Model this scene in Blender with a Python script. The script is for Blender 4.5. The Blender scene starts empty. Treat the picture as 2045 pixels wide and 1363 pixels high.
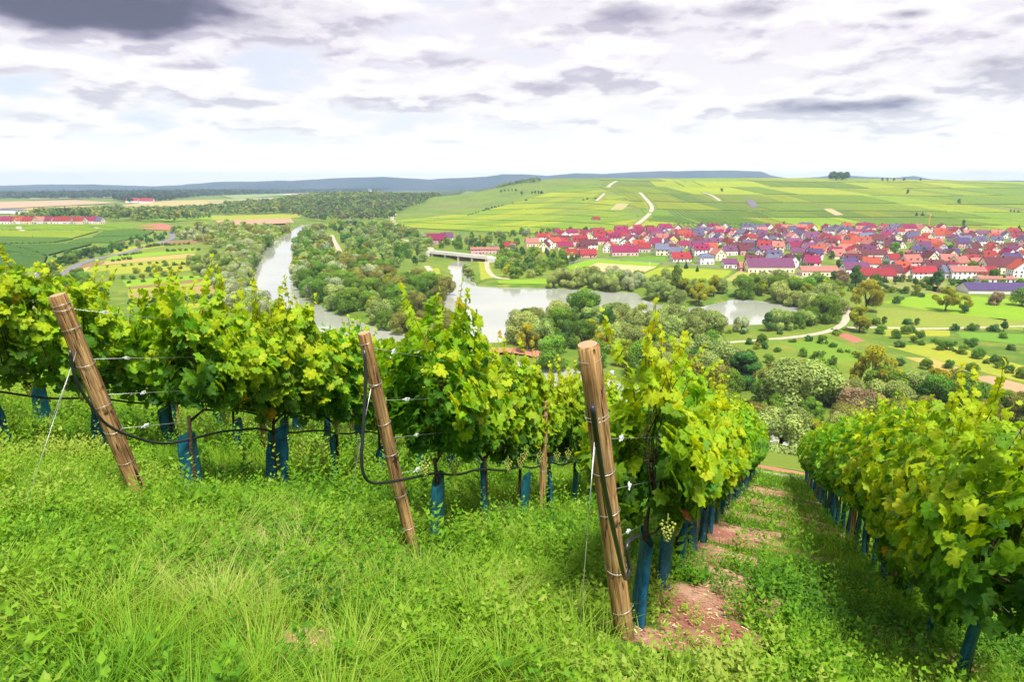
import bpy, math, random
import numpy as np
from mathutils import Vector, Matrix, Euler

random.seed(7)
rng = np.random.default_rng(11)
scn = bpy.context.scene
COL = scn.collection
R = math.radians

# ------------------------------------------------------------------ camera
PITCH = R(13.05)
FPX, CU, CV = 24 / 36 * 2045, 1022.5, 681.5
ZC = 70.0                                   # camera stands 70 m above the river
cam_d = bpy.data.cameras.new('camera')
cam = bpy.data.objects.new('camera', cam_d)
COL.objects.link(cam)
cam.location = (0, 0, ZC)
cam.rotation_euler = (R(90) - PITCH, 0, 0)
cam_d.lens = 24
cam_d.sensor_width = 36
cam_d.clip_start = 0.05
cam_d.clip_end = 60000
scn.camera = cam

# ------------------------------------------------------------------ light
SUN_DIR = Vector((0.14, -0.46, 1.0)).normalized()       # towards the sun
sun_d = bpy.data.lights.new('sun', 'SUN')
sun_d.energy = 3.1
sun_d.angle = R(14.0)
sun_d.color = (1.0, 0.95, 0.86)
sun = bpy.data.objects.new('sun', sun_d)
COL.objects.link(sun)
sun.rotation_euler = (-SUN_DIR).to_track_quat('-Z', 'Y').to_euler()
sun.location = (0, 0, 200)

scn.view_settings.view_transform = 'Standard'
scn.view_settings.look = 'None'
scn.view_settings.gamma = 1
scn.view_settings.exposure = 1.52
scn.view_settings.use_curve_mapping = False
scn.cycles.use_denoising = True
scn.cycles.max_bounces = 7
scn.cycles.diffuse_bounces = 3
scn.cycles.glossy_bounces = 2
scn.cycles.transmission_bounces = 4
scn.cycles.transparent_max_bounces = 8
scn.cycles.volume_bounces = 0

# ------------------------------------------------------------------ node helper
class NT:
    def __init__(s, tree):
        s.t = tree
        s.t.nodes.clear()
    def n(s, typ, **kw):
        nd = s.t.nodes.new(typ)
        for k, v in kw.items():
            setattr(nd, k, v)
        return nd
    def put(s, sock, v):
        if v is None:
            return
        if isinstance(v, bpy.types.NodeSocket):
            s.t.links.new(v, sock)
        else:
            sock.default_value = v
    def math(s, op, a, b=None, c=None, clamp=False):
        nd = s.n('ShaderNodeMath', operation=op)
        nd.use_clamp = clamp
        s.put(nd.inputs[0], a)
        if b is not None: s.put(nd.inputs[1], b)
        if c is not None: s.put(nd.inputs[2], c)
        return nd.outputs[0]
    def mix(s, f, a, b, mode='MIX'):
        nd = s.n('ShaderNodeMix', data_type='RGBA', blend_type=mode)
        s.put(nd.inputs[0], f)
        for i, v in ((6, a), (7, b)):
            if not isinstance(v, bpy.types.NodeSocket) and len(v) == 3:
                v = (*v, 1)
            s.put(nd.inputs[i], v)
        return nd.outputs[2]
    def noise(s, vec, scale, detail=4, rough=.55, dist=0.0):
        nd = s.n('ShaderNodeTexNoise')
        s.put(nd.inputs['Vector'], vec)
        nd.inputs['Scale'].default_value = scale
        nd.inputs['Detail'].default_value = detail
        nd.inputs['Roughness'].default_value = rough
        nd.inputs['Distortion'].default_value = dist
        return nd.outputs[0]
    def ramp(s, f, lo, hi):
        nd = s.n('ShaderNodeMapRange', interpolation_type='SMOOTHSTEP')
        s.put(nd.inputs[0], f)
        nd.inputs[1].default_value = lo
        nd.inputs[2].default_value = hi
        return nd.outputs[0]

# ------------------------------------------------------------------ sky
world = bpy.data.worlds.new('World')
scn.world = world
world.use_nodes = True
def build_sky():
    w = NT(world.node_tree)
    tc = w.n('ShaderNodeTexCoord').outputs['Generated']
    sep = w.n('ShaderNodeSeparateXYZ')
    w.put(sep.inputs[0], tc)
    x, y, z = sep.outputs
    zz = w.math('MAXIMUM', z, 0.0)
    def plane(dz, k=0.19):
        den = w.math('ADD', zz, k + dz)
        cmb = w.n('ShaderNodeCombineXYZ')
        w.put(cmb.inputs[0], w.math('DIVIDE', x, den))
        w.put(cmb.inputs[1], w.math('DIVIDE', y, den))
        cmb.inputs[2].default_value = 3.7
        return cmb.outputs[0]
    p0, p1 = plane(0.0), plane(0.014)
    n0 = w.noise(p0, 2.7, 9, .53, .0)
    n1 = w.noise(p1, 2.7, 9, .53, .0)
    big = w.noise(p0, 0.8, 3, .5)
    az = w.n('ShaderNodeMath', operation='ARCTAN2'); w.put(az.inputs[0], x); w.put(az.inputs[1], y)
    def blob(u, v, su, sv, amp):
        def dirn(u, v):
            a_, b_ = (u - CU) / FPX, (v - CV) / FPX
            d = Vector((a_, math.cos(PITCH) - b_ * math.sin(PITCH), -math.sin(PITCH) - b_ * math.cos(PITCH))).normalized()
            return math.atan2(d.x, d.y), d.z
        a0, e0 = dirn(u, v); sa = dirn(u + su, v)[0] - a0; se = e0 - dirn(u, v + sv)[1]
        da = w.math('DIVIDE', w.math('SUBTRACT', az.outputs[0], a0), sa)
        de = w.math('DIVIDE', w.math('SUBTRACT', z, e0), se)
        r2 = w.math('ADD', w.math('MULTIPLY', da, da), w.math('MULTIPLY', de, de))
        return w.math('MULTIPLY', w.math('EXPONENT', w.math('MULTIPLY', r2, -1.0)), amp * 1.18)
    # thicker cloud where the photograph has its heavy banks; the noise shapes their edges
    bias = 0.0
    for bl in ((140, 15, 300, 58, .54), (380, -10, 200, 45, .25), (375, 133, 95, 11, .24), (175, 205, 45, 28, .20), (1120, 175, 140, 22, .30), (920, 128, 80, 11, .17), (1260, 35, 110, 36, .26), (1540, 15, 130, 24, .27), (1120, 65, 55, 15, .18),
               (1820, 25, 95, 19, .20), (2040, 35, 60, 22, .25), (1640, 215, 210, 20, .26), (1980, 130, 110, 60, .17), (2030, 190, 50, 32, .22), (480, 205, 100, 17, .19), (520, 245, 70, 19, .17), (830, 215, 60, 11, .13),
               (1210, 250, 80, 15, .15), (1760, 265, 160, 13, .16), (60, 235, 70, 13, .15), (100, 275, 150, 11, .13), (670, 115, 45, 13, .13)):
        bias = w.math('ADD', blob(*bl), bias)
    d0 = w.math('ADD', n0, bias)
    d1 = w.math('ADD', n1, bias)
    thick = w.ramp(w.math('ADD', d0, w.math('MULTIPLY', w.math('SUBTRACT', big, .5), .20)), .63, .94)
    under = w.math('MULTIPLY', w.ramp(w.math('SUBTRACT', n1, n0), .005, .10), w.ramp(d0, .42, .58))
    top = w.math('MULTIPLY', w.ramp(w.math('SUBTRACT', n0, n1), .0, .06), w.ramp(d0, .44, .56))
    # pale ground tone of the sky: cream at the horizon, lavender white above
    pale = w.mix(w.ramp(z, 0.0, 0.20), (.390, .388, .378), (.345, .322, .340))
    gap = w.math('MULTIPLY', w.ramp(d0, .54, .36), w.ramp(x, .45, -.6))
    pale = w.mix(w.math('MULTIPLY', gap, .50), pale, (.21, .27, .345))
    pale = w.mix(w.math('MULTIPLY', top, .65), pale, (.415, .40, .395))
    pale = w.mix(w.ramp(z, .075, .005), pale, (.50, .485, .45))
    greyc = w.mix(w.ramp(z, .02, .14), (.20, .23, .285), (.122, .108, .158))
    cloud = w.mix(w.math('MULTIPLY', under, w.math('ADD', w.math('MULTIPLY', w.ramp(z, 0, .12), .30), .22)), pale, greyc)
    cloud = w.mix(w.math('MULTIPLY', thick, .92), cloud, w.mix(w.ramp(z, .02, .14), (.18, .205, .265), (.095, .083, .128)))
    core = w.mix(w.ramp(d0, .82, 1.05), cloud, (.046, .043, .066))
    sky = w.n('ShaderNodeTexSky', sky_type='NISHITA')
    sky.sun_disc = False
    sky.sun_elevation = math.asin(SUN_DIR.z)
    sky.sun_rotation = math.atan2(SUN_DIR.x, SUN_DIR.y)
    sky.altitude = 250
    bg1 = w.n('ShaderNodeBackground'); w.put(bg1.inputs[0], sky.outputs[0]); bg1.inputs[1].default_value = 0.06
    bg2 = w.n('ShaderNodeBackground'); w.put(bg2.inputs[0], core); bg2.inputs[1].default_value = 1.0
    mx = w.n('ShaderNodeMixShader'); mx.inputs[0].default_value = .93
    w.put(mx.inputs[1], bg1.outputs[0]); w.put(mx.inputs[2], bg2.outputs[0])
    out = w.n('ShaderNodeOutputWorld')
    w.put(out.inputs[0], mx.outputs[0])
build_sky()

# ------------------------------------------------------------------ projection helpers (photo pixel -> direction)
cp, sp = math.cos(PITCH), math.sin(PITCH)
def ray(u, v):
    u = np.asarray(u, float); v = np.asarray(v, float)
    a, b = (u - CU) / FPX, (v - CV) / FPX
    return a, cp - b * sp, -sp - b * cp
def onplane(u, v, z=0.0):
    dx, dy, dz = ray(u, v)
    t = (z - ZC) / dz
    return dx * t, dy * t
def topix(x, y, z):
    zz = z - ZC
    fw = y * cp - zz * sp
    dn = -y * sp - zz * cp
    return CU + FPX * x / fw, CV + FPX * dn / fw

def S(t):
    t = np.clip(t, 0, 1)
    return t * t * (3 - 2 * t)

# near slope: the vineyard plane (falls forwards and to the right)
EYE = 1.6
VPU, VPV, KV = 1553., 890., .165
def plane_coeff():
    c = (VPV - CV) - KV * (VPU - CU)
    nx, nd, nf = -KV, 1.0, -c / FPX
    wx, wy, wz = nx, nd * -sp + nf * cp, nd * -cp + nf * -sp
    return wx / wz, wy / wz          # z = -EYE - A x - B y
A_, B_ = plane_coeff()
def slope_z(x, y):
    return ZC - EYE - A_ * x - B_ * y

# water outline, read off the photo and laid on the river plane
def P(*uv):
    return [tuple(float(c) for c in onplane(u, v)) for u, v in uv]
LEFTBANK = [(553, 479), (527, 501), (505, 535), (499, 566), (504, 590), (532, 608), (568, 624), (604, 643), (660, 668), (700, 700)]
RIGHTBANK = [(612, 455), (600, 463), (594, 481), (587, 522), (589, 563), (613, 594), (650, 621), (700, 638), (751, 656), (800, 668), (860, 682), (905, 690), (929, 676)]
riv = P(*LEFTBANK) + [(-60, 226), (20, 192), (90, 158), (200, 112), (420, 30), (470, 40), (330, 118), (210, 150)] + \
      P((1612, 866), (1450, 830), (1250, 770), (1100, 725), (1010, 700), (1000, 690)) + \
      P((1008, 672), (1030, 660), (1090, 650), (1150, 642), (1250, 648), (1400, 648), (1480, 651), (1560, 647), (1620, 636),
        (1618, 625), (1580, 612), (1518, 602), (1464, 597), (1455, 602), (1400, 614), (1340, 616), (1290, 603), (1271, 586), (1182, 582), (1113, 577),
        (1011, 575), (950, 572), (937, 556), (925, 539), (938, 527), (912, 522), (896, 533), (905, 549), (901, 570), (894, 590), (878, 603), (900, 618), (935, 645)) + \
      P(*RIGHTBANK[::-1])
riv += P((640, 449), (655, 446), (600, 450), (575, 468))
pond = P((513, 449), (560, 446), (568, 452), (520, 456))
WATER = [np.array(riv), np.array(pond)]
SPIT = P((932, 708), (960, 703), (1000, 699), (1060, 705), (1110, 722))
def sdist(x, y):
    x = np.asarray(x, float); y = np.asarray(y, float)
    best = np.full(x.shape, 1e9)
    for poly in WATER:
        d2 = np.full(x.shape, 1e12)
        inside = np.zeros(x.shape, bool)
        n = len(poly)
        for i in range(n):
            ax, ay = poly[i]; bx, by = poly[(i + 1) % n]
            ex, ey = bx - ax, by - ay
            L2 = ex * ex + ey * ey + 1e-9
            t = np.clip(((x - ax) * ex + (y - ay) * ey) / L2, 0, 1)
            d2 = np.minimum(d2, (x - ax - t * ex) ** 2 + (y - ay - t * ey) ** 2)
            if ay != by:
                c = ((ay > y) != (by > y)) & (x < ex * (y - ay) / (by - ay) + ax)
                inside ^= c
        best = np.minimum(best, np.where(inside, -np.sqrt(d2), np.sqrt(d2)))
    for (ax, ay), (bx, by) in zip(SPIT[:-1], SPIT[1:]):          # gravel spit reaching into the water
        t = np.clip(((x - ax) * (bx - ax) + (y - ay) * (by - ay)) / ((bx - ax) ** 2 + (by - ay) ** 2), 0, 1)
        best = np.maximum(best, 13.5 - np.hypot(x - ax - t * (bx - ax), y - ay - t * (by - ay)))
    return best

def land(x, y):
    """valley floor and hills without the river bed"""
    x = np.asarray(x, float); y = np.asarray(y, float)
    z = 2.0 + 0 * x
    z = z + 13 * S((-x - 230 - .12 * (y - 400)) / 420) * S((y - 300) / 350) * (1 - S((y - 950) / 700))   # left vineyard slope
    amp = 85 - 22 * S((x - 700) / 1400)
    hill = amp * S((y - 930 - 130 * S((150 - x) / 350)) / 1500) * S((x + 300 + 0.02 * (y - 1300)) / 520)
    z = z + hill * (1 - .6 * S((y - 2900) / 2500))
    z = z + 6 * S((y - 1500) / 1500) * np.sin(x / 420 + y / 610)
    z = z + 26 * np.exp(-((x + 420) / 420) ** 2 - ((y - 2150) / 420) ** 2)
    near = 70 - EYE - A_ * x - B_ * y
    near = np.minimum(near, 90)
    k = 3.0
    w = (near - z) / k
    soft = np.where(w > 30, w, np.log1p(np.exp(np.clip(w, -40, 30)))) * k
    return np.where(y < 700, z + soft, z)
def terr(x, y):
    z = land(x, y)
    sd = sdist(x, y)
    out = np.where(sd < 7, z * (.12 + .88 * S(np.maximum(sd, 0) / 7)) - 0.25, z)
    return np.where(sd < 0, .02 - 2.4 * S(-sd / 4), out)

_T = np.geomspace(1.5, 8800, 420)
def G(us, vs):
    """photo pixels -> points on the terrain"""
    us = np.atleast_1d(np.asarray(us, float)); vs = np.atleast_1d(np.asarray(vs, float))
    dx, dy, dz = ray(us, vs)
    X = dx[:, None] * _T; Y = dy[:, None] * _T; Z = ZC + dz[:, None] * _T
    below = Z < land(X, Y)
    idx = np.where(below.any(1), below.argmax(1), len(_T) - 1)
    lo = _T[np.maximum(idx - 1, 0)]; hi = _T[idx]
    for _ in range(22):
        m = (lo + hi) / 2
        b = ZC + dz * m < land(dx * m, dy * m)
        hi = np.where(b, m, hi); lo = np.where(b, lo, m)
    x, y = dx * hi, dy * hi
    return x, y, terr(x, y)
def g1(u, v):
    x, y, z = G([u], [v])
    return float(x[0]), float(y[0]), float(z[0])

# value noise
_perm = rng.random((256, 256))
def vnoise(x, y):
    x = np.asarray(x, float); y = np.asarray(y, float)
    xi = np.floor(x).astype(int); yi = np.floor(y).astype(int)
    fx = x - xi; fy = y - yi
    fx = fx * fx * (3 - 2 * fx); fy = fy * fy * (3 - 2 * fy)
    a = _perm[xi % 256, yi % 256]; b = _perm[(xi + 1) % 256, yi % 256]
    c = _perm[xi % 256, (yi + 1) % 256]; d = _perm[(xi + 1) % 256, (yi + 1) % 256]
    return (a * (1 - fx) + b * fx) * (1 - fy) + (c * (1 - fx) + d * fx) * fy
def fbm(x, y, o=4):
    s = 0; a = .5; t = 0
    for i in range(o):
        s = s + a * vnoise(x * 2 ** i + 17 * i, y * 2 ** i + 5 * i); t += a; a *= .5
    return s / t

# ------------------------------------------------------------------ mesh helpers
def bulk(name, V, F, col=None, smooth=False):
    """V (n,3), F (m,k) index array, col (n,3) optional vertex colour"""
    V = np.asarray(V, np.float32); F = np.asarray(F, np.int32)
    me = bpy.data.meshes.new(name)
    me.vertices.add(len(V)); me.vertices.foreach_set('co', V.ravel())
    m, k = F.shape
    me.loops.add(m * k); me.loops.foreach_set('vertex_index', F.ravel())
    me.polygons.add(m)
    me.polygons.foreach_set('loop_start', np.arange(m, dtype=np.int32) * k)
    me.polygons.foreach_set('loop_total', np.full(m, k, np.int32))
    if smooth:
        me.polygons.foreach_set('use_smooth', np.ones(m, bool))
    me.update(calc_edges=True)
    if col is not None:
        at = me.color_attributes.new('Col', 'FLOAT_COLOR', 'POINT')
        c = np.ones((len(V), 4), np.float32); c[:, :3] = col
        at.data.foreach_set('color', c.ravel())
    return me
class MB:
    """collects simple shapes into one mesh"""
    def __init__(s):
        s.v = []; s.f = []
    def add(s, vs, fs):
        o = len(s.v); s.v += [tuple(p) for p in vs]; s.f += [tuple(i + o for i in f) for f in fs]
    def box(s, x0, x1, y0, y1, z0, z1):
        s.add([(x0, y0, z0), (x1, y0, z0), (x1, y1, z0), (x0, y1, z0), (x0, y0, z1), (x1, y0, z1), (x1, y1, z1), (x0, y1, z1)],
              [(0, 3, 2, 1), (4, 5, 6, 7), (0, 1, 5, 4), (1, 2, 6, 5), (2, 3, 7, 6), (3, 0, 4, 7)])
    def tube(s, pts, rads, n=8, cap=True):
        pts = [Vector(p) for p in pts]
        if not hasattr(rads, '__len__'): rads = [rads] * len(pts)
        rings = []; nrm = None
        for i, p in enumerate(pts):
            t = (pts[min(i + 1, len(pts) - 1)] - pts[max(i - 1, 0)])
            if t.length < 1e-9: t = Vector((0, 0, 1))
            t.normalize()
            if nrm is None:
                nrm = t.orthogonal().normalized()
            nrm = (nrm - t * nrm.dot(t))
            if nrm.length < 1e-6: nrm = t.orthogonal()
            nrm.normalize()
            b = t.cross(nrm)
            rings.append([p + (nrm * math.cos(6.28318 * j / n) + b * math.sin(6.28318 * j / n)) * rads[i] for j in range(n)])
        o = len(s.v)
        for r in rings: s.v += [tuple(q) for q in r]
        for i in range(len(rings) - 1):
            for j in range(n):
                a = o + i * n + j; b = o + i * n + (j + 1) % n
                s.f.append((a, b, b + n, a + n))
        if cap:
            s.f.append(tuple(o + j for j in range(n))[::-1])
            s.f.append(tuple(o + (len(rings) - 1) * n + j for j in range(n)))
    def mesh(s, name, smooth=False):
        me = bpy.data.meshes.new(name)
        me.from_pydata(s.v, [], s.f)
        if smooth:
            for p in me.polygons: p.use_smooth = True
        me.update()
        return me
def obj(name, me, mat=None, parent=None):
    o = bpy.data.objects.new(name, me)
    COL.objects.link(o)
    if mat is not None and me is not None:
        if len(me.materials) == 0:
            me.materials.append(mat)
        elif me.materials[0] is not mat:
            o.material_slots[0].link = 'OBJECT'
            o.material_slots[0].material = mat
    if parent is not None: o.parent = parent
    return o
def tag(o, label=None, cat=None, group=None, kind=None):
    if label: o['label'] = label
    if cat: o['category'] = cat
    if group: o['group'] = group
    if kind: o['kind'] = kind
    return o
def empty(name, loc, rz=0):
    o = bpy.data.objects.new(name, None)
    o.empty_display_size = .3
    COL.objects.link(o)
    o.location = loc; o.rotation_euler = (0, 0, rz)
    return o

# things whose label gets an ordinal from the left once all are placed
REG = {}
def register(o, label, cat, group):
    tag(o, label, cat, group)
    l = o.location
    u, v = topix(l.x, l.y, l.z)
    REG.setdefault(label, []).append((u, o))
ONES = 'first second third fourth fifth sixth seventh eighth ninth tenth eleventh twelfth thirteenth fourteenth fifteenth sixteenth seventeenth eighteenth nineteenth'.split()
TENS = {2: 'twenty', 3: 'thirty', 4: 'forty', 5: 'fifty', 6: 'sixty', 7: 'seventy', 8: 'eighty', 9: 'ninety'}
TENTH = {2: 'twentieth', 3: 'thirtieth', 4: 'fortieth', 5: 'fiftieth', 6: 'sixtieth', 7: 'seventieth', 8: 'eightieth', 9: 'ninetieth'}
def ordinal(n):
    if n < 20: return ONES[n - 1]
    if n >= 100: return 'hundred-and-' + (ordinal(n - 100) if n > 100 else 'zeroth')
    return TENTH[n // 10] if n % 10 == 0 else TENS[n // 10] + '-' + ONES[n % 10 - 1]
def finish_labels():
    for lab, lst in REG.items():
        if len(lst) == 1: continue
        lst.sort(key=lambda a: a[0])
        n = len(lst)
        for i, (u, o) in enumerate(lst):
            if i == 0: s = 'leftmost of these'
            elif i == n - 1: s = 'rightmost of these'
            elif i < n / 2: s = ordinal(i + 1) + ' from left'
            else: s = ordinal(n - i) + ' from right'
            o['label'] = lab + ', ' + s

# ------------------------------------------------------------------ materials
def mat(name):
    m = bpy.data.materials.new(name)
    m.use_nodes = True
    return m, NT(m.node_tree)
def finish(w, shader, disp=None):
    out = w.n('ShaderNodeOutputMaterial')
    w.put(out.inputs[0], shader)
def prin(w, color, rough=.7, spec=.3, normal=None, **kw):
    p = w.n('ShaderNodeBsdfPrincipled')
    if not isinstance(color, bpy.types.NodeSocket) and len(color) == 3: color = (*color, 1)
    w.put(p.inputs['Base Color'], color)
    w.put(p.inputs['Roughness'], rough)
    p.inputs['Specular IOR Level'].default_value = spec
    if normal is not None: w.put(p.inputs['Normal'], normal)
    for k, v in kw.items(): w.put(p.inputs[k], v)
    return p.outputs[0]
def bump(w, h, strength=.5, dist=.02):
    b = w.n('ShaderNodeBump')
    b.inputs['Strength'].default_value = strength
    b.inputs['Distance'].default_value = dist
    w.put(b.inputs['Height'], h)
    return b.outputs[0]
def pos(w):
    return w.n('ShaderNodeNewGeometry').outputs['Position']
def objco(w):
    return w.n('ShaderNodeTexCoord').outputs['Object']
def rnd(w):
    return w.n('ShaderNodeObjectInfo').outputs['Random']
def col(w):
    a = w.n('ShaderNodeVertexColor'); a.layer_name = 'Col'
    return a.outputs[0]
def noisy(name, c0, c1, scale=1.0, rough=.8, spec=.2, detail=5, bumps=0.0, vary=0.0, world_space=False):
    m, w = mat(name)
    co = pos(w) if world_space else objco(w)
    n = w.ramp(w.noise(co, scale, detail), .3, .7)
    c = w.mix(n, c0, c1)
    if vary:
        hs = w.n('ShaderNodeHueSaturation')
        w.put(hs.inputs['Color'], c)
        w.put(hs.inputs['Value'], w.math('ADD', w.math('MULTIPLY', rnd(w), vary), 1 - vary / 2))
        c = hs.outputs[0]
    nm = bump(w, w.noise(co, scale * 4, 4), bumps, .05) if bumps else None
    finish(w, prin(w, c, rough, spec, nm))
    return m
def leafmat(name, tint=(1, 1, 1), trans=.35, vary=.12, rough=.5, spec=.25, tboost=1.4):
    """foliage: vertex colour x per-object variation, part of the light passes through"""
    m, w = mat(name)
    c = w.mix(1.0, col(w), (*tint, 1), 'MULTIPLY')
    hs = w.n('ShaderNodeHueSaturation')
    w.put(hs.inputs['Color'], c)
    r = rnd(w)
    w.put(hs.inputs['Hue'], w.math('ADD', w.math('MULTIPLY', r, .035), .4825))
    w.put(hs.inputs['Value'], w.math('ADD', w.math('MULTIPLY', w.math('FRACT', w.math('MULTIPLY', r, 7.3)), 2 * vary), 1 - vary))
    c = hs.outputs[0]
    p = prin(w, c, rough, spec)
    t = w.n('ShaderNodeBsdfTranslucent')
    w.put(t.inputs[0], w.mix(1.0, c, (tboost * 1.15, tboost, tboost * .35, 1), 'MULTIPLY'))
    mx = w.n('ShaderNodeMixShader'); mx.inputs[0].default_value = trans
    w.put(mx.inputs[1], p); w.put(mx.inputs[2], t.outputs[0])
    finish(w, mx.outputs[0])
    return m

M = {}
def build_materials():
    # valley floor
    m, w = mat('meadow_ground')
    p = pos(w)
    c = w.mix(w.ramp(w.noise(p, .012, 5), .35, .65), (.065, .130, .014), (.120, .180, .018))
    c = w.mix(w.ramp(w.noise(p, .09, 4), .40, .75), c, (.170, .190, .030))
    c = w.mix(w.ramp(w.noise(p, .7, 5), .50, .85), c, (.050, .095, .014))
    c = w.mix(w.math('MULTIPLY', w.ramp(w.noise(p, .004, 3), .55, .70), .6), c, (.15, .13, .06))
    finish(w, prin(w, c, .9, .1, bump(w, w.noise(p, .9, 5), .6, .4)))
    M['terrain'] = m
    # fields: vertex colour with streaky crop texture
    m, w = mat('field_crop')
    p = pos(w)
    c = col(w)
    n1 = w.noise(p, .05, 4); n2 = w.noise(p, .6, 5, .65)
    c = w.mix(w.math('MULTIPLY', w.ramp(n1, .35, .7), .45), c, w.mix(1.0, c, (1.35, 1.12, .9, 1), 'MULTIPLY'))
    c = w.mix(w.math('MULTIPLY', w.ramp(n2, .45, .8), .55), c, w.mix(1.0, c, (.55, .62, .55, 1), 'MULTIPLY'))
    finish(w, prin(w, c, .9, .1, bump(w, n2, .5, .3)))
    M['field'] = m
    # vine rows seen from afar
    m, w = mat('far_vine_rows')
    p = pos(w)
    c = col(w)
    c = w.mix(w.ramp(w.noise(p, .55, 4, .7), .42, .72), c, w.mix(1.0, c, (.45, .55, .5, 1), 'MULTIPLY'))
    c = w.mix(w.math('MULTIPLY', w.ramp(w.noise(p, .02, 4), .4, .7), .4), c, w.mix(1.0, c, (1.35, 1.1, .7, 1), 'MULTIPLY'))
    finish(w, prin(w, c, .85, .1))
    M['rows'] = m
    # water
    m, w = mat('river_water')
    p = pos(w)
    n = w.math('ADD', w.noise(p, .35, 4, .6), w.math('MULTIPLY', w.noise(p, .06, 3), 1.5))
    c = w.mix(w.ramp(w.noise(p, .012, 3), .35, .65), (.27, .29, .24), (.32, .33, .28))
    finish(w, prin(w, c, .035, .7, bump(w, n, .05, .5), IOR=1.42))
    M['water'] = m
    # vineyard soil
    m, w = mat('vineyard_soil')
    p = pos(w)
    c = w.mix(w.ramp(w.noise(p, 1.1, 5), .36, .62), (.27, .105, .078), (.40, .25, .165))
    c = w.mix(w.ramp(w.noise(p, 9, 6, .7), .46, .75), c, (.17, .085, .06))
    c = w.mix(w.ramp(w.noise(p, 34, 4, .7), .58, .72), c, (.50, .38, .25))
    g = w.mix(w.ramp(w.noise(p, 6, 5), .35, .7), (.050, .105, .012), (.10, .15, .02))
    c = w.mix(w.ramp(w.math('ADD', w.n('ShaderNodeSeparateColor').outputs[0], 0), 0, 1), c, c)
    sc_ = w.n('ShaderNodeSeparateColor'); w.put(sc_.inputs[0], col(w))
    c = w.mix(w.ramp(w.math('ADD', sc_.outputs[0], w.math('MULTIPLY', w.math('SUBTRACT', w.noise(p, 5, 5, .65), .5), .8)), .35, .6), g, c)
    finish(w, prin(w, c, .95, .1, bump(w, w.noise(p, 22, 6, .7), .8, .03)))
    M['soil'] = m
    M['path'] = noisy('pale_gravel', (.30, .25, .18), (.40, .35, .27), .6, .95, .1, 6, .3, world_space=True)
    M['asphalt'] = noisy('grey_asphalt', (.13, .12, .15), (.18, .165, .19), .5, .9, .15, 5, world_space=True)
    M['redsoil'] = noisy('red_soil', (.30, .11, .075), (.42, .20, .14), 1.2, .95, .1, 6, .5, world_space=True)
    M['paint'] = noisy('white_road_paint', (.7, .7, .68), (.8, .8, .78), 2, .7, .2)
    M['hills'] = noisy('far_hill_woods_haze_tint', (.022, .042, .062), (.045, .065, .080), .0022, .95, 0, 7, world_space=True)  # woods with a little of the blue distance haze put into the colour
    # foliage
    M['tree'] = leafmat('tree_foliage', tint=(1.15, 1.15, 1.0), trans=.25, vary=.16, rough=.8, spec=.05, tboost=1.3)
    M['vine'] = leafmat('vine_leaves', trans=.45, vary=.06, rough=.55, spec=.16, tboost=1.9)
    M['grass'] = leafmat('grass_blades', trans=.38, vary=0, rough=.6, spec=.15, tboost=1.6)
    M['bark'] = noisy('tree_bark', (.045, .035, .025), (.13, .10, .075), 3, .95, .1, 5, .8)
    M['vinewood'] = noisy('dark_vine_wood', (.035, .024, .016), (.12, .085, .055), 18, .9, .15, 5, .9)
    M['cane'] = noisy('green_brown_cane', (.16, .13, .03), (.24, .12, .05), 9, .7, .2)
    # wooden posts
    m, w = mat('weathered_post_wood')
    co = objco(w)
    mp = w.n('ShaderNodeMapping'); w.put(mp.inputs[0], co); mp.inputs['Scale'].default_value = (34, 34, 1.9)
    n1 = w.noise(mp.outputs[0], 1.0, 6, .65, .6)
    n2 = w.noise(co, 3.2, 5)
    c = w.mix(w.ramp(n1, .34, .68), (.150, .078, .032), (.50, .31, .13))
    c = w.mix(w.math('MULTIPLY', w.ramp(n2, .45, .72), .55), c, (.27, .215, .125))
    mp2 = w.n('ShaderNodeMapping'); w.put(mp2.inputs[0], co); mp2.inputs['Scale'].default_value = (60, 60, 2.6)
    crack = w.ramp(w.noise(mp2.outputs[0], 1.0, 3, .5, 1.0), .40, .33)
    c = w.mix(crack, c, (.022, .013, .009))
    c = w.mix(w.ramp(w.noise(co, 9, 5), .60, .72), c, (.05, .028, .016))
    sz_ = w.n('ShaderNodeSeparateXYZ'); w.put(sz_.inputs[0], co)
    c = w.mix(w.math('MULTIPLY', w.ramp(w.math('ADD', sz_.outputs[2], w.math('MULTIPLY', n2, .3)), .42, .12), .6), c, (.13, .085, .05))
    finish(w, prin(w, c, .85, .15, bump(w, w.math('SUBTRACT', n1, w.math('MULTIPLY', crack, .8)), 1.0, .014)))
    M['post'] = m
    m, w = mat('post_end_grain')
    co = objco(w)
    wv = w.n('ShaderNodeTexWave', wave_type='RINGS', rings_direction='Z')
    w.put(wv.inputs[0], co); wv.inputs['Scale'].default_value = 28; wv.inputs['Distortion'].default_value = 3
    c = w.mix(wv.outputs[1], (.20, .13, .075), (.40, .29, .17))
    finish(w, prin(w, c, .9, .15))
    M['endgrain'] = m
    # blue vine guard netting
    m, w = mat('blue_mesh_guard')
    co = objco(w)
    n = w.noise(co, 14, 5)
    c = w.mix(w.ramp(n, .3, .7), (.006, .065, .19), (.022, .185, .31))
    mpg = w.n('ShaderNodeMapping'); w.put(mpg.inputs[0], co); mpg.inputs['Scale'].default_value = (45, 45, 2.2)
    c = w.mix(w.ramp(w.noise(mpg.outputs[0], 1.0, 4, .6), .48, .66), c, (.004, .035, .095))  # dark upright streaks: shade of creases put into the colour
    c = w.mix(w.math('MULTIPLY', w.ramp(w.noise(co, 21, 4), .56, .70), .5), c, (.05, .17, .24))
    c = w.mix(w.math('MULTIPLY', rnd(w), .6), c, (.015, .15, .17))
    vo = w.n('ShaderNodeTexVoronoi', feature='DISTANCE_TO_EDGE')
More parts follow.
